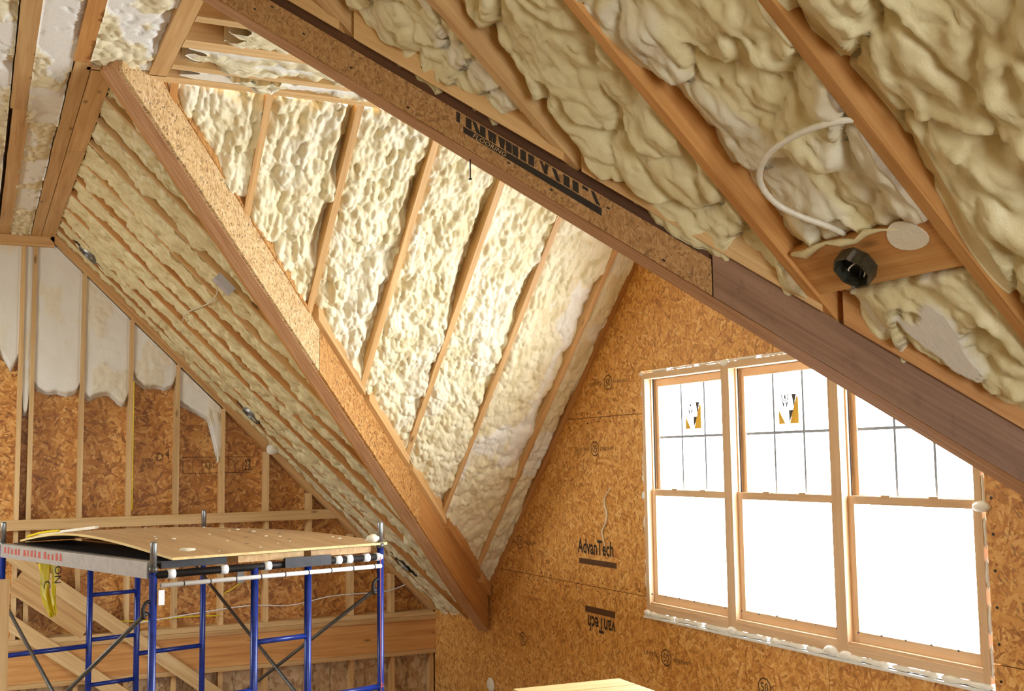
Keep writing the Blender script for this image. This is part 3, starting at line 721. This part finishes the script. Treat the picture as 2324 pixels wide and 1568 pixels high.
# stamped letters, cut off by the strip's upper edge
def on_a(x, z, m=-.0224): return A0+DA*(x-A0.x)+MAv*m+ZV*z
UA = DA.normalized(); VA = (ZV-UA*ZV.dot(UA)).normalized()
FA = (1.415, 1.757)
mb = MB(); z0s, z1s = .074, .108
stubs = [(.0, 'sl'), (.07, 'bl'), (.125, 'dl'), (.17, 'bl'), (.225, 'w'), (.30, 'v'), (.355, 'bl'), (.40, 'bl'), (.455, 'bl'), (.51, 'bl'), (.585, 'x'), (.68, 'dl'), (.75, 'bl'), (.81, 'bl'), (.875, 'th'), (.93, 'dl2')]
def q(a, z): return on_a(FA[0]+(FA[1]-FA[0])*a, z)
for a, k in stubs:
    P = {'bl': [[(0, 0), (.04, 0), (.04, 1), (0, 1)]], 'sl': [[(0, .0), (.025, 0), (.03, 1), (0, 1)]], 'dl': [[(.02, 0), (.05, 0), (.02, 1), (-.01, 1)]],
         'dl2': [[(.035, 0), (.065, 0), (.025, 1), (.0, 1)]], 'w': [[(.01, 0), (.03, 0), (.035, 1), (0, 1)], [(.035, 0), (.055, 0), (.065, 1), (.032, 1)]],
         'v': [[(.015, 0), (.04, 0), (.05, 1), (0, 1)]], 'x': [[(.0, 1), (.02, 1), (.06, .1), (.035, 0)], [(.04, 1), (.065, 1), (.05, 0), (.03, 0)]], 'th': [[(.0, .7), (.04, .7), (.04, 1), (0, 1)]]}[k]
    for poly in P: mb.prism([q(a+u, z0s+(z1s-z0s)*v) for u, v in poly], -MAv*.0004)
mb.build('stamped_lettering', INK, va)
MB().prism([q(.05, .050), q(1.0, .046), q(1.0, .070), q(.05, .071)], -MAv*.0004).build('stamp_bar', INK, va)
text('stamped_lettering', 'FLOORING', on_a(FA[0]+.04, .052, -.0236), UA, VA, .135, .013, PALEINK, va)
for t, z in ((.2, .04), (.28, .045), (.42, .06), (.55, .04), (.7, .02), (.95, .035), (1.05, .03), (1.12, .05), (1.3, .02), (1.18, .08), (.33, .09)):
    c = A0+DA*t+MAv*-.0222+ZV*z; MB().prism([c, c+UA*.010, c+UA*.012+VA*.005, c+VA*.006], -MAv*.0004).build('staple_mark', INK, va)
c = A0+DA*(1.425-A0.x)+MAv*.06-ZV*.02; MB().tube([c+ZV*.02, c-ZV*.070], .0022, 6).tube([c-ZV*.070, c-ZV*.074], .006, 8).build('nail', BLACK, va)

# ------------------------------------------------------------------ sloping roofs
def roof(name, pts, nrm, d=.26):
    n = Vector(nrm); return tag(MB().prism([Vector(p)-n*d for p in pts], -n*.03, ga=((1, 0, 0), (0, 1, 0), (0, 0, 1))).build(name, SHEATH), kind='structure')
XE = XG+.1
# dormer slope facing the eye
xv = lambda y: X0+(y-Y1)+.15
rd = roof('ceiling_dormer_slope', [(X0, Y1, H), (XE, Y1, H), (XE, Y1+(XE-X0), zdorm(Y1+XE-X0))], ND)
def rafter_d(x, y0, y1, mat=PINE, wd=.04, dep=.24):
    n = Vector(ND); p, q_ = Vector((x, y0, zdorm(y0))), Vector((x, y1, zdorm(y1)))
    return MB().bar(p-n*dep/2, q_-n*dep/2, wd, dep, n).build('rafter', mat, rd)
for x in RD: rafter_d(x, Y1+.0, Y1+(x-X0)-.21+.03)
rafter_d(XG-.021, Y1, Y1+(XG-X0)-.16, PINE_O, .042)
rafter_d(.90, Y1+.0, Y1+.10, PINE_O)
eds = [X0+.18]+RD+[XG-.042]
for i in range(len(eds)-1):
    a, b = eds[i]+.0205, eds[i+1]-.0205
    if i == len(eds)-2: b = eds[i+1]-.001
    yend = lambda u, i=i: max(Y1+.03, Y1+(u-X0)-.21-(.075 if i > 1 else .03))
    dp = (.075, .10, .09, .09, .075, .055, .045)[i]
    foam('foam_bay', rd, FOAM, a, b, lambda u: Y1+.004, yend, pos_dorm,
         popcorn(100+i*3, (.062, .066, .060, .056, .050, .036, .03)[i], (.095, .10, .09, .085, .08, .085, .07)[i], (-.055, -.05, -.05, -.045, -.04, -.03, -.022)[i], 1.25, dp, 1, .17, 1.5, .62), .0072, .25,
         (lambda U, V, h, i=i: sstep(fbm(U*5, V*3, 130+i), .58, .64)*(.7 if i > 4 else .25)))
# main slope beyond the far beam
xb = lambda y: X0+(y-Y1)+.21-.255                     # run of the far side of the beam
rm = roof('ceiling_far_slope', [(X0-.1, Y1+.05, zmain(X0-.1)), (XE, Y1+.05+XE-X0, zmain(XE)), (XE, YF+.14, zmain(XE)), (X0-.1, YF+.14, zmain(X0-.1))], NM)
RL = [6.42, 6.86, 7.36, 7.86, 8.34, 8.82, 9.31, 9.80, 10.22]
def rafter_m(y, x0, x1, par, mat=PINE_O, wd=.04, dep=.24):
    n = Vector(NM); p, q_ = Vector((x0, y, zmain(x0))), Vector((x1, y, zmain(x1)))
    return MB().bar(p-n*dep/2, q_-n*dep/2, wd, dep, n).build('rafter', mat, par)
for y in RL: rafter_m(y, X0, min(XG-.002, xb(y)+.02), rm, PINE if y < 8 else PINE_O)
rafter_m(10.585, X0, XG-.002, rm, PINE)
rafter_m(10.54, X0, XG-.002, rm, PINE)
ey = [6.10]+RL+[10.52]
for i in range(len(ey)-1):
    a, b = ey[i]+.0205, ey[i+1]-.0205
    xe = lambda u: max(X0+.03, min(XG-.004, xb(u)+.01))
    def cutl(U, V, h, i=i): return sstep(V, 2.0, 3.4)*.25+0*U
    foam('foam_bay', rm, FOAM_N, a, b, lambda u: X0+.004, xe, pos_main,
         popcorn(200+i*5, .042, .065, -.026, 1.4, .10, 1, .30, 2.2, .6), .0115, .25, cutl)
# near main slope, right of the near beam
rn = roof('ceiling_near_slope', [(X0, Y2-.42, H), (XE, Y2-.42-(XE-X0), zmain(XE)), (XE, YN, zmain(XE)), (X0, YN, H)], NM)
for y in RR: rafter_m(y, X0, min(XG-.002, X0+ax(y)), rn, PINE_O if y < 2.8 else PINE, .036)
for y in (1.42, .84, .26, -.32, -.9, -1.5, -2.1): rafter_m(y, X0, XG-.002, rn, PINE_O, .036, .22)
def cutn(U, V, h, i):
    c = sstep(fbm(U*4, V*3, 340+i), .60, .66)*.5
    if i == 1: c = np.maximum(c, sstep(.10-np.abs(U-3.06), 0, .05)*0)
    if i == 3:                                        # the sliced-off lump below the block
        m = sstep(.075+.02*np.sin(V*31)-np.abs(U-2.27+.25*(V-2.32)), 0, .02)*sstep(.085+.02*np.sin(U*40)-np.abs(V-2.33), 0, .02)
        h = np.where(m > .3, .0+(V-2.33)*.12, h); c = np.maximum(c, m)
        bk = sstep(.066-np.abs(V-2.118), 0, .012); h = h*(1-bk)+(-.075)*bk      # room for the block
    return h, c
en = [4.12]+RR
for i in range(len(en)-1):
    a, b = en[i+1]+.0185, en[i]-.0185
    xe = lambda u: max(X0+.05, X0+ax(u)+.0)
    foam('foam_bay', rn, FOAM_N, a, b, lambda u: X0+.004, xe, pos_main, softfoam(300+i*3, (-.03, -.028, -.035, -.035)[i], (.045, .05, .07, .075)[i], (.05, .05, .07, .06)[i], (.10, .10, .14, .16)[i], (.025, .03, .05, .05)[i]), .0075, .25,
         (lambda U, V, h, i=i: cutn(U, V, h, i)) if True else None)
foam('foam_bay', rn, FOAM_N, 1.30, RR[3]-.0185, lambda u: X0+.004, lambda u: X0+ax(u), pos_main, softfoam(331, -.03, .09, .08, .22, .06, .05), .008, .25)
foam('foam_bay', rn, FOAM_N, .70, 1.30, lambda u: X0+.004, lambda u: XG-.01, pos_main, softfoam(335, -.01, .11, 0), .02, .25)
foam('foam_bay', rn, FOAM_N, YN, .70, lambda u: X0+.004, lambda u: XG-.01, pos_main, softfoam(337, -.04, .08, 0), .05, .25)
# the dormer's other slope (beyond the near beam) and the left slope of the main roof
ND2 = np.array([0, -S2, 1.])/math.hypot(S2, 1)*-1
ro = roof('ceiling_dormer_slope_right', [(X0, Y2, H), (XE, Y2, H), (XE, Y2-(XE-X0), H-S2*(XE-X0))], ND2)
def pos_d2(X, Y, h): return np.stack([X+h*ND2[0], Y+h*ND2[1], H-S2*(Y2-Y)+h*ND2[2]], -1)
for i in range(6):
    x = 1.2+i*.5; n = Vector(ND2); ye = Y2-(x-X0)+.1
    MB().bar(Vector((x, Y2, H))-n*.12, Vector((x, ye, H-S2*(Y2-ye)))-n*.12, .04, .24, n).build('rafter', PINE, ro)
    if i < 5: foam('foam_bay', ro, FOAM, x+.02, x+.48, lambda u: Y2-.01, lambda u: Y2-(u-X0)+.2, pos_d2, popcorn(400+i, .045, .09, -.05), .03, .2)
NL = np.array([-S1, 0, 1.])/math.hypot(S1, 1)*-1
FILL_ROOF = (7.5, 9.3, -3.5, -2.5)                          # unseen roof opening added in the left slope for fill light: y0 y1 x0 x1
zl = lambda x: H-S1*(XLF-x)
def pos_l(Y, X, h): return np.stack([X+h*NL[0], Y+h*NL[1], H-S1*(XLF-X)+h*NL[2]], -1)
mb = MB(); nl = Vector(NL)
for r in rect_minus((YN, YF+.14, XL-.2, XLF+.05), FILL_ROOF):
    mb.prism([Vector((b, a, zl(b)))-nl*.26 for a, b in ((r[0], r[2]), (r[1], r[2]), (r[1], r[3]), (r[0], r[3]))], -nl*.03)
rl = tag(mb.build('ceiling_left_slope', SHEATH), kind='structure')
for k, r in enumerate(rect_minus((YN, YF, XL+.02, XLF), FILL_ROOF)):
    foam('foam_bay', rl, FOAM, r[0], r[1], lambda u: r[3], lambda u: r[2], pos_l, softfoam(500+k, -.03, .08, 0), .07, .26)
c_ = Vector(((FILL_ROOF[2]+FILL_ROOF[3])/2, (FILL_ROOF[0]+FILL_ROOF[1])/2, 0)); c_.z = zl(c_.x); c_ -= nl*.30
portal('roof_fill_portal', c_, ((FILL_ROOF[3]-FILL_ROOF[2])*math.hypot(1, S1), FILL_ROOF[1]-FILL_ROOF[0]), (0, -math.atan(S1), 0))

# blocking board with the round box, between two near rafters
n = Vector(NM)
def onm(x, y, h=0.): return Vector((x, y, zmain(x)))+n*h
def ray(px, py):
    v = Fv*FPX+R2*(px-1162)-U2*(py-784); return v
def hit_main(px, py, h=0.):
    v = ray(px, py); k = (v.x*S1+v.z); c = H+S1*X0-h*math.hypot(S1, 1); return v*(c/k)
bl = tag(MB().prism([onm(a, b, -.012) for a, b in ((2.056, 2.561), (2.056, 2.024), (2.166, 2.024), (2.166, 2.561))], -n*.038, ga=((0, 1, 0), (1, 0, 0), (0, 0, 1))).build('blocking_board', PINE_O), 'flat orange blocking board carrying the round electrical box between two rafters', 'board')
bc = onm(2.112, 2.338, -.0115)
eb = empty('electrical_box', bc, 'black octagonal ceiling electrical box screwed to the orange blocking board', 'electrical box')
a1 = Vector((0, 1, 0)); a2 = a1.cross(n).normalized()
def octo(r, h, k=8, ph=math.pi/8): return [bc+a1*r*math.cos(ph+2*math.pi*i/k)+a2*r*math.sin(ph+2*math.pi*i/k)+n*h for i in range(k)]
V = octo(.056, .0)+octo(.056, .042)+octo(.050, .042)+octo(.048, .006); F = []
for s_ in range(3):
    for i in range(8): F.append([s_*8+i, s_*8+(i+1) % 8, s_*8+8+(i+1) % 8, s_*8+8+i])
F.append([24+i for i in range(8)])
mesh('box_shell', V, F, BOXM, eb); MB().add(octo(.047, .008), [list(range(8))]).build('box_inside', BLACK, eb)
for s_, r in ((1, .022), (-1, .026)):
    pts = [bc+a1*(r*math.cos(t)+.006*s_)+a2*(r*math.sin(t)*.8-.008)+n*(.02+.012*math.sin(t*2)) for t in np.linspace(.4, 4.2, 14)]
    MB().tube(pts, .0022, 6).build('wire', BLACK if s_ > 0 else CREAM, eb, True)
for sgn in (-1, 1):
    p = bc+a1*.05*sgn*.6-a2*.045*sgn+n*.043; MB().tube([p, p-n*.03], .007, 8).build('mounting_tab', GALV, eb)
# smear of foam on the block and the foam lip over it
pts = [onm(2.056+.007*math.sin(k*1.7)+.004*math.sin(k*3.1), 2.54-k*.05, -.010) for k in range(9)]
lip = MB().tube(pts, [.006, .014, .009, .005, .012, .007, .010, .004, .002], 8).build('foam_lip', FOAM_N, None, True); tag(lip, 'ragged foam lip overlapping the top edge of the orange blocking board', 'foam')
sm = MB().prism([onm(2.066+.033*math.sin(t)+.012, 2.13+.062*math.cos(t)*(1+.2*math.sin(t)), -.0118) for t in np.linspace(0, 2*math.pi, 22)[:-1]], n*.002).build('foam_smear', FOAM_W); tag(sm, 'flat pale foam smear on the orange blocking board beside the electrical box', 'foam')
# nail heads in the near rafters
# white flexible tube bowed out of the foam
ctl = [(1960, 268, -.02), (1900, 276, .012), (1840, 292, .03), (1785, 318, .045), (1742, 352, .055), (1724, 392, .06), (1732, 428, .055), (1765, 464, .045), (1815, 490, .03), (1875, 512, .005), (1915, 530, -.03)]
pts = rough_smooth([hit_main(*c_) for c_ in ctl], 8)
tag(MB().tube(pts, [.0085+.0006*math.sin(i*2.2) for i in range(len(pts))], 10).build('flexible_tube', CREAM, None, True), 'bowed cream flexible tube looping out of the near foam above the blocking board', 'tube')

# recessed lights in the far slope, next to the back wall
for k, (px, py, ln) in enumerate(((203, 575, .16), (572, 940, .15), (918, 1278, .14))):
    c = hit_main(px, py, -.005); d = Vector((1, 0, -S1)).normalized(); s_ = Vector((0, 1, 0))
    rl_ = empty('recessed_light', c, ('shiny recessed light can in the far slope close to the flat ceiling', 'shiny recessed light can halfway down the far slope above the scaffold', 'dull recessed light can low on the far slope near the beam end')[k], 'recessed light', 'recessed light cans beside the back wall')
    V = []; F = []; nn = 20
    for j, (r, h) in enumerate(((.085, -.02), (.085, .028), (.074, .028), (.066, -.10))):
        for i in range(nn):
            t = 2*math.pi*i/nn; V.append(c+d*r*1.15*math.cos(t)+s_*r*math.sin(t)+n*h)
    for j in range(3):
        for i in range(nn): F.append([j*nn+i, j*nn+(i+1) % nn, (j+1)*nn+(i+1) % nn, (j+1)*nn+i])
    mesh('trim_ring', V[:3*nn], F[:2*nn], GALV if k < 2 else DARKM, rl_, True)
    V2 = V[2*nn:]; F2 = [[i, (i+1) % nn, nn+(i+1) % nn, nn+i] for i in range(nn)]+[[nn+i for i in range(nn)]]
    mesh('can', V2, F2, GALV, rl_, True)
    MB().bar(c-d*.17+n*.008, c+d*.17+n*.008, .012, .016, n).build('hanger_bar', DARKM, rl_)
# clear box with cable on the far slope
c = hit_main(508, 645, .02)
jb = empty('outlet_box', c, 'small clear plastic box with a loose cable on the far slope beside the beam', 'outlet box')
MB().bar(c-Vector((.05, 0, -.05)), c+Vector((.05, 0, -.05)), .09, .05, n).build('box_body', plain('clear_plastic', srgb(190, 190, 196), .15, 0, .1), jb)
pts = rough_smooth([hit_main(*q_) for q_ in ((490, 640, .02), (492, 668, .04), (470, 690, .03), (440, 702, .02), (421, 712, .02), (414, 730, .03))])
MB().tube(pts, .0045, 6).build('cable', CREAM, jb, True)
# lump of foam at the rake
blob_ = blob('foam_lump', hit_main(618, 1015, .0)+Vector((0, -.02, -.02)), (.06, .05, .05), FOAM_W, None, 5); tag(blob_, 'rounded white foam lump stuck on the rake where a stud meets the far slope', 'foam')

# ------------------------------------------------------------------ scaffold
def hit_z(px, py, z):
    v = ray(px, py); return v*(z/v.z)
SX, SY, PHI, SW, SL = .906, 6.559, .303, 1.513, 2.34
ea = Vector((math.cos(PHI), math.sin(PHI), 0)); eb_ = Vector((-math.sin(PHI), math.cos(PHI), 0)); S0 = Vector((SX, SY, 0))
def sp_(a, b, z): return S0+ea*a+eb_*b+ZV*z
sc = empty('scaffold', (SX+.6, SY+1.3, FLOOR), 'blue steel scaffold tower with grey cross braces under the plywood platform', 'scaffold')
tops = {(0, 0): -.42, (SW, 0): -.38, (SW, SL): -.36, (0, SL): -.385}
ZB = -.60                                             # top rail
PR = .0215
for (a, b), zt in tops.items():
    o = MB().tube([sp_(a, b, FLOOR+.03), sp_(a, b, zt-.16)], PR, 12).build('post', BLUE, sc, True)
    MB().tube([sp_(a, b, zt-.16), sp_(a, b, zt-.012), sp_(a, b, zt)], [PR*.86, PR*.86, PR*.7], 12).build('coupling_pin', GALV, o, True)
    MB().tube([sp_(a, b, zt-.165), sp_(a, b, zt-.135)], PR*1.15, 12).build('collar', STEEL, o, True)
    MB().box(tuple(sp_(a, b, FLOOR)-Vector((.06, .06, 0))), tuple(sp_(a, b, FLOOR+.03)+Vector((.06, .06, 0)))).build('base_plate', STEEL, o)
for b in (0, SL):
    l1, l2 = .62, .98
    MB().tube([sp_(0, b, ZB), sp_(SW, b, ZB)], PR, 12).build('top_rail', DARKM if b == 0 else BLUE, sc, True)
    for a in (l1, l2): MB().tube([sp_(a, b, FLOOR+.25), sp_(a, b, ZB)], PR, 12).build('ladder_post', BLUE, sc, True)
    for z in (-.94, -1.26, -1.58, -1.90) if b == SL else (-1.03, -1.37, -1.71):
        MB().tube([sp_(l1, b, z), sp_(l2, b, z)], .015, 10).build('rung', BLUE, sc, True)
    zr = -1.30
    MB().tube([sp_(0, b, zr), sp_(l1, b, zr)], .017, 10).build('side_rail', BLUE, sc, True)
    MB().tube([sp_(l2, b, zr-.10), sp_(SW, b, zr-.10)], .017, 10).build('side_rail', BLUE, sc, True)
    MB().tube([sp_(0, b, FLOOR+.25), sp_(SW, b, FLOOR+.25)], .017, 10).build('side_rail', BLUE, sc, True)
def brace(p, q_, nm='cross_brace'):
    return MB().tube([p, q_], .0125, 8).build(nm, STEEL, sc, True)
for a in (0, SW):
    s_ = -.035 if a == 0 else -.035
    brace(sp_(a+s_, 0, -.80), sp_(a+s_, SL, -2.02)); brace(sp_(a+s_-.02, 0, -2.02), sp_(a+s_-.02, SL, -.80))
    for b, z in ((0, -.80), (SL, -.80)):
        c = sp_(a, b, z)
        pts = rough_smooth([c+ZV*.05, c+ea*-.03+ZV*.06, c+ea*-.055+ZV*.03, c+ea*-.05-ZV*.03])
        MB().tube(pts, .010, 8).build('brace_lock', DARKM, sc, True)
# taped tube and white clips under the platform edge
tp = [sp_(.03, -.035, -.655), sp_(SW-.02, -.035, -.655)]
MB().tube(tp, .013, 10).build('taped_rail', WHITE, sc, True)
for k, a in enumerate((.10, .42, .70, 1.19, 1.27, 1.40, 1.495)):
    c = sp_(a, 0, ZB); MB().tube([c-ea*.022, c+ea*.022], PR*1.22, 12).build('tape_wrap', WHITE, sc, True)
for k in range(9):
    c = sp_(.16+k*.16, -.035, -.655); MB().tube([c-ea*.003, c+ea*.003], .0145, 8).build('tape_seam', DARKM, sc, True)
MB().bar(sp_(.80, -.03, ZB+.01), sp_(1.12, -.03, ZB+.01), .02, .06).build('dark_tape_patch', DARKM, sc)
MB().bar(sp_(.035, -.03, -.68), sp_(.035, -.03, -.76), .035, .004, eb_).build('tape_flap', WHITE, sc)
# scaffold plank along the left side
pk = MB().bar(sp_(.0, .025, -.575), sp_(.0, SL-.025, -.578), .05, .09).build('plank_rail', ALU); tag(pk, 'grey scaffold side rail with faded red lettering under the platform edge', 'rail')
for k in range(15):                                   # worn red block letters, no longer legible
    b_ = SL-.10-k*.066-(.03 if k > 4 else 0)-(.03 if k > 9 else 0); hh = .034+.012*random.random(); wl_ = .03+.018*random.random()
    MB().prism([sp_(-.0254, b_, -.592), sp_(-.0254, b_-wl_, -.592), sp_(-.0254, b_-wl_*.9, -.592+hh), sp_(-.0254, b_-wl_*.1, -.592+hh)], -ea*.0004).build('faded_letter', REDINK, pk)
dk = MB().bar(sp_(.26, .03, -.552), sp_(.26, SL-.03, -.552), .40, .04).build('scaffold_plank', DARKM); tag(dk, 'dark walk plank of the scaffold beneath the curled plywood', 'plank')
dk2 = MB().bar(sp_(.75, .03, -.552), sp_(.75, SL-.03, -.552), .44, .04).build('scaffold_plank', PINE); tag(dk2, 'wooden walk plank in the middle of the scaffold beneath the plywood', 'plank')
dk3 = MB().bar(sp_(1.24, .03, -.552), sp_(1.24, SL-.03, -.552), .44, .04).build('scaffold_plank', PINE); tag(dk3, 'wooden walk plank on the window side of the scaffold beneath the plywood', 'plank')
# curled plywood sheet
nu, nv = 26, 34; V = []; G = []
for s_ in (0, 1):
    for i in range(nu):
        for j in range(nv):
            u, v = i/(nu-1), j/(nv-1)
            a = .10+(SW-.06)*u; b = -.02+(SL-.02)*v
            z = -.512+.085*math.sin(math.pi*min(1, v*1.0))*(1-.25*u)*(.55+.45*math.sin(math.pi*u*.9+.3))+.03*(1-u)*(math.sin(math.pi*v)) - s_*.014
            a -= .06*math.sin(math.pi*v)*(1-u)
            V.append(sp_(a, b, z)); G.append((b, a, s_*.014))
F = []; o_ = nu*nv
for i in range(nu-1):
    for j in range(nv-1):
        k = i*nv+j; F.append([k, k+nv, k+nv+1, k+1]); F.append([o_+k, o_+k+1, o_+k+nv+1, o_+k+nv])
for i in range(nu-1):
    for j in (0, nv-1): k = i*nv+j; F.append([k, k+nv, o_+k+nv, o_+k])
for j in range(nv-1):
    for i in (0, nu-1): k = i*nv+j; F.append([k, k+1, o_+k+1, o_+k])
fm = [0]*(2*(nu-1)*(nv-1))+[1]*(len(F)-2*(nu-1)*(nv-1))
ps = tag(mesh('plywood_sheet', V, F, PLY, None, False, G, mats=[PLY, PLYEDGE], fmat=fm), 'bowed plywood sheet dotted with foam crumbs on top of the scaffold', 'plywood')
def ply_z(u, v): return -.512+.085*math.sin(math.pi*v)*(1-.25*u)*(.55+.45*math.sin(math.pi*u*.9+.3))+.03*(1-u)*math.sin(math.pi*v)
def on_ply(u, v, dz=0): return sp_(.10+(SW-.06)*u-.06*math.sin(math.pi*v)*(1-u), -.02+(SL-.02)*v, ply_z(u, v)+dz)
for k in range(34):
    u, v = random.uniform(.04, .96), random.uniform(.03, .95); r = random.choice((.004, .005, .006, .009))
    tag(blob('foam_crumb', on_ply(u, v, r*.25), (r*1.5, r*1.2, r*.5), FOAM, None, k, 6), 'small white foam crumb lying on the bowed plywood sheet', 'foam crumb', 'foam crumbs on the plywood')
tag(blob('foam_chunk', hit_z(425, 1247, -.478), (.045, .02, .012), FOAM, None, 51, 8), 'long cream foam chunk near the front post on the plywood', 'foam chunk')
tag(blob('foam_chunk', hit_z(846, 1222, -.475), (.04, .035, .026), FOAM, None, 52, 8), 'largest round foam chunk by the right scaffold post on the plywood', 'foam chunk')
for k in range(14):
    u, v = random.uniform(.1, .9), random.uniform(.05, .9); c = on_ply(u, v, .001)
    MB().bar(c-ea*.012, c+ea*.012, .008, .0016).build('dark_scuff', INK, ps)
tag(MB().bar(on_ply(.04, .93, .02), on_ply(.20, .70, .02), .03, .018).build('foam_strip', FOAM_W), 'long white foam offcut lying on the left end of the plywood', 'foam strip')
tag(MB().tube(rough_smooth([on_ply(.02, .97, .015), on_ply(.03, .85, .02), on_ply(.06, .75, .018)]), .008, 6).build('tape_roll_end', YELLOW, None, True), 'crumpled end of yellow tape beside the white offcut on the plywood', 'tape')
# hanging caution tape
tc = sp_(.02, SL*.70, -.62)
def tape(pts, wd, ph):
    P = rough_smooth(pts, 6); V = []; F = []
    for i, p in enumerate(P):
        t = i/(len(P)-1); a = ph+.9*t; d = Vector((math.cos(a), math.sin(a), 0)); wd_ = wd*(1-.35*t)
        for k in range(5): V.append(p+d*wd_*(k/4-.5)+Vector((.006*math.sin(k*2+t*7), .008*math.cos(k*2.5+t*5), 0)))
    for i in range(len(P)-1):
        for k in range(4): F.append([i*5+k, i*5+k+1, i*5+k+6, i*5+k+5])
    mb = MB(); mb.add(V, F); return mb
tpo = empty('caution_tape', tc-ZV*.37, 'folded yellow caution tape hanging from the left scaffold rail', 'tape')
for nm, pts, wd, ph in (('tape_fold', [tc+ZV*.03, tc-ZV*.08+ea*.01, tc-ZV*.22+ea*.02, tc-ZV*.36+ea*.06], .085, .1), ('tape_tail', [tc+ea*.06+ZV*.03, tc+ea*.075-ZV*.1, tc+ea*.07-ZV*.24, tc+ea*.085-ZV*.35], .075, .5)):
    o = tape(pts, wd, ph).build(nm, YELLOW, tpo, True); md = o.modifiers.new('thickness', 'SOLIDIFY'); md.thickness = .0008
text('tape_lettering', 'ON', tc+ea*.055-ZV*.03-eb_*.045, -ZV, ea, .11, .045, INK, tpo)
text('tape_lettering', 'C', tc-ea*.015-ZV*.12-eb_*.05, -ZV, ea, .05, .045, INK, tpo)
# red string on the right post
tag(MB().tube(rough_smooth([sp_(SW-.02, -.03, -.60), sp_(SW-.022, -.032, -1.0), sp_(SW-.02, -.032, -1.36), sp_(SW+.005, -.025, -1.40), sp_(SW-.022, -.03, -1.44), sp_(SW-.025, -.03, -2.2)]), .0022, 6).build('red_string', plain('red_cord', srgb(214, 110, 90), .6), None, True), 'thin red string hanging along the right scaffold post', 'string')

# ------------------------------------------------------------------ things by the back wall
def hit_y(px, py, y):
    v = ray(px, py); return v*(y/v.y)
for k, (p, q_, wd, lab) in enumerate((((-94, 1178), (500, 1582), .115, 'upper diagonal brace board leaning across the back wall studs'), ((-116, 1323), (330, 1612), .12, 'lower diagonal brace board leaning across the back wall studs'))):
    A_, B_ = hit_y(*p, YF-.061), hit_y(*q_, YF-.061)
    tag(bar('brace_board', A_, B_, .038, wd, PINE_P), lab, 'board')
A_, B_ = hit_y(40, 1310, YF-.027), hit_y(205, 1418, YF-.027)
tag(bar('brace_board', A_, B_, .03, .27, PINE), 'short wide plank fixed between the two diagonal brace boards', 'board')
ob = empty('wall_outlet_box', (2.23, YF-.02, -1.06), 'small grey electrical box with yellow cable on a back wall stud', 'electrical box')
MB().box((2.20, YF-.03, -1.08), (2.26, YF+.03, -.97), 2).build('box_body', GALV, ob)
def cab(pts, r, mat, lab):
    tag(MB().tube(rough_smooth(pts), r, 6).build('cable', mat, None, True), lab, 'cable')
cab([(2.235, YF+.0, -1.08), (2.15, YF+.0, -1.14), (2.09, YF+.01, -1.17), (2.075, YF+.02, -1.25), (2.06, YF+.02, -1.36)], .006, YELLOW, 'yellow cable dropping from the grey box along the stud')
cab([(.95, YF+.01, -1.22), (1.1, YF-.01, -1.33), (1.4, YF-.01, -1.36), (1.75, YF-.01, -1.35), (2.05, YF-.01, -1.36)], .006, YELLOW, 'yellow cable strung between the studs just above the sill plate')
cab([(1.3, YF-.01, -1.38), (1.8, YF-.012, -1.33), (2.3, YF-.012, -1.29), (2.7, YF-.012, -1.31), (3.1, YF-.012, -1.25), (3.6, YF-.012, -1.24), (3.85, YF-.0, -1.18)], .006, WHITE, 'long white cable strung across the studs below the grey box')
cab([(SU+ST+.025, YF-.003, .74), (SU+ST+.026, YF-.003, .3), (SU+ST+.027, YF-.003, -.40)], .005, YELLOW, 'straight yellow cable stapled down the side of one stud')
# upright board at the left edge of the view
P1 = hit_y(-30, 1318, 6.0); P2 = hit_y(23, 1318, 6.0)
ub = MB().box((P1.x-.2, 6.0, FLOOR), (P2.x, 6.04, P1.z), 2).build('upright_board', PINE_P); tag(ub, 'pale upright lumber board standing in front of the left scaffold post', 'board')
# lumber table near the bottom edge
ZT = -.98; c0, c1, c2 = hit_z(1165, 1563, ZT), hit_z(1405, 1539, ZT), hit_z(1490, 1572, ZT)
u_ = (c1-c0); L_ = u_.length; u_.normalize(); v_ = (c2-c1); v_ = (v_-u_*v_.dot(u_)).normalized()
tb = empty('lumber_table', (c0+u_*L_/2+v_*.5)*1-ZV*(c0.z-FLOOR), 'pale plank-topped work table standing below the windows', 'table')
for k in range(6):
    a = c0+v_*(k*.16); MB().bar(a+v_*.078-ZV*.02, a+u_*L_+v_*.078-ZV*.02, .155, .04).build('plank', PLYEDGE, tb)
for a in (.08, L_-.08):
    for b in (.08, .86):
        p = c0+u_*a+v_*b; MB().bar(Vector((p.x, p.y, FLOOR)), Vector((p.x, p.y, ZT-.04)), .08, .08, u_).build('leg', PINE, tb)
# small torn outlet cover low on the gable wall
tag(blob('foam_patch', (XG-.012, 9.27, -1.93), (.02, .07, .06), FOAM_W, None, 8, 8), 'pale foam patch low on the strand board wall left of the table', 'foam')
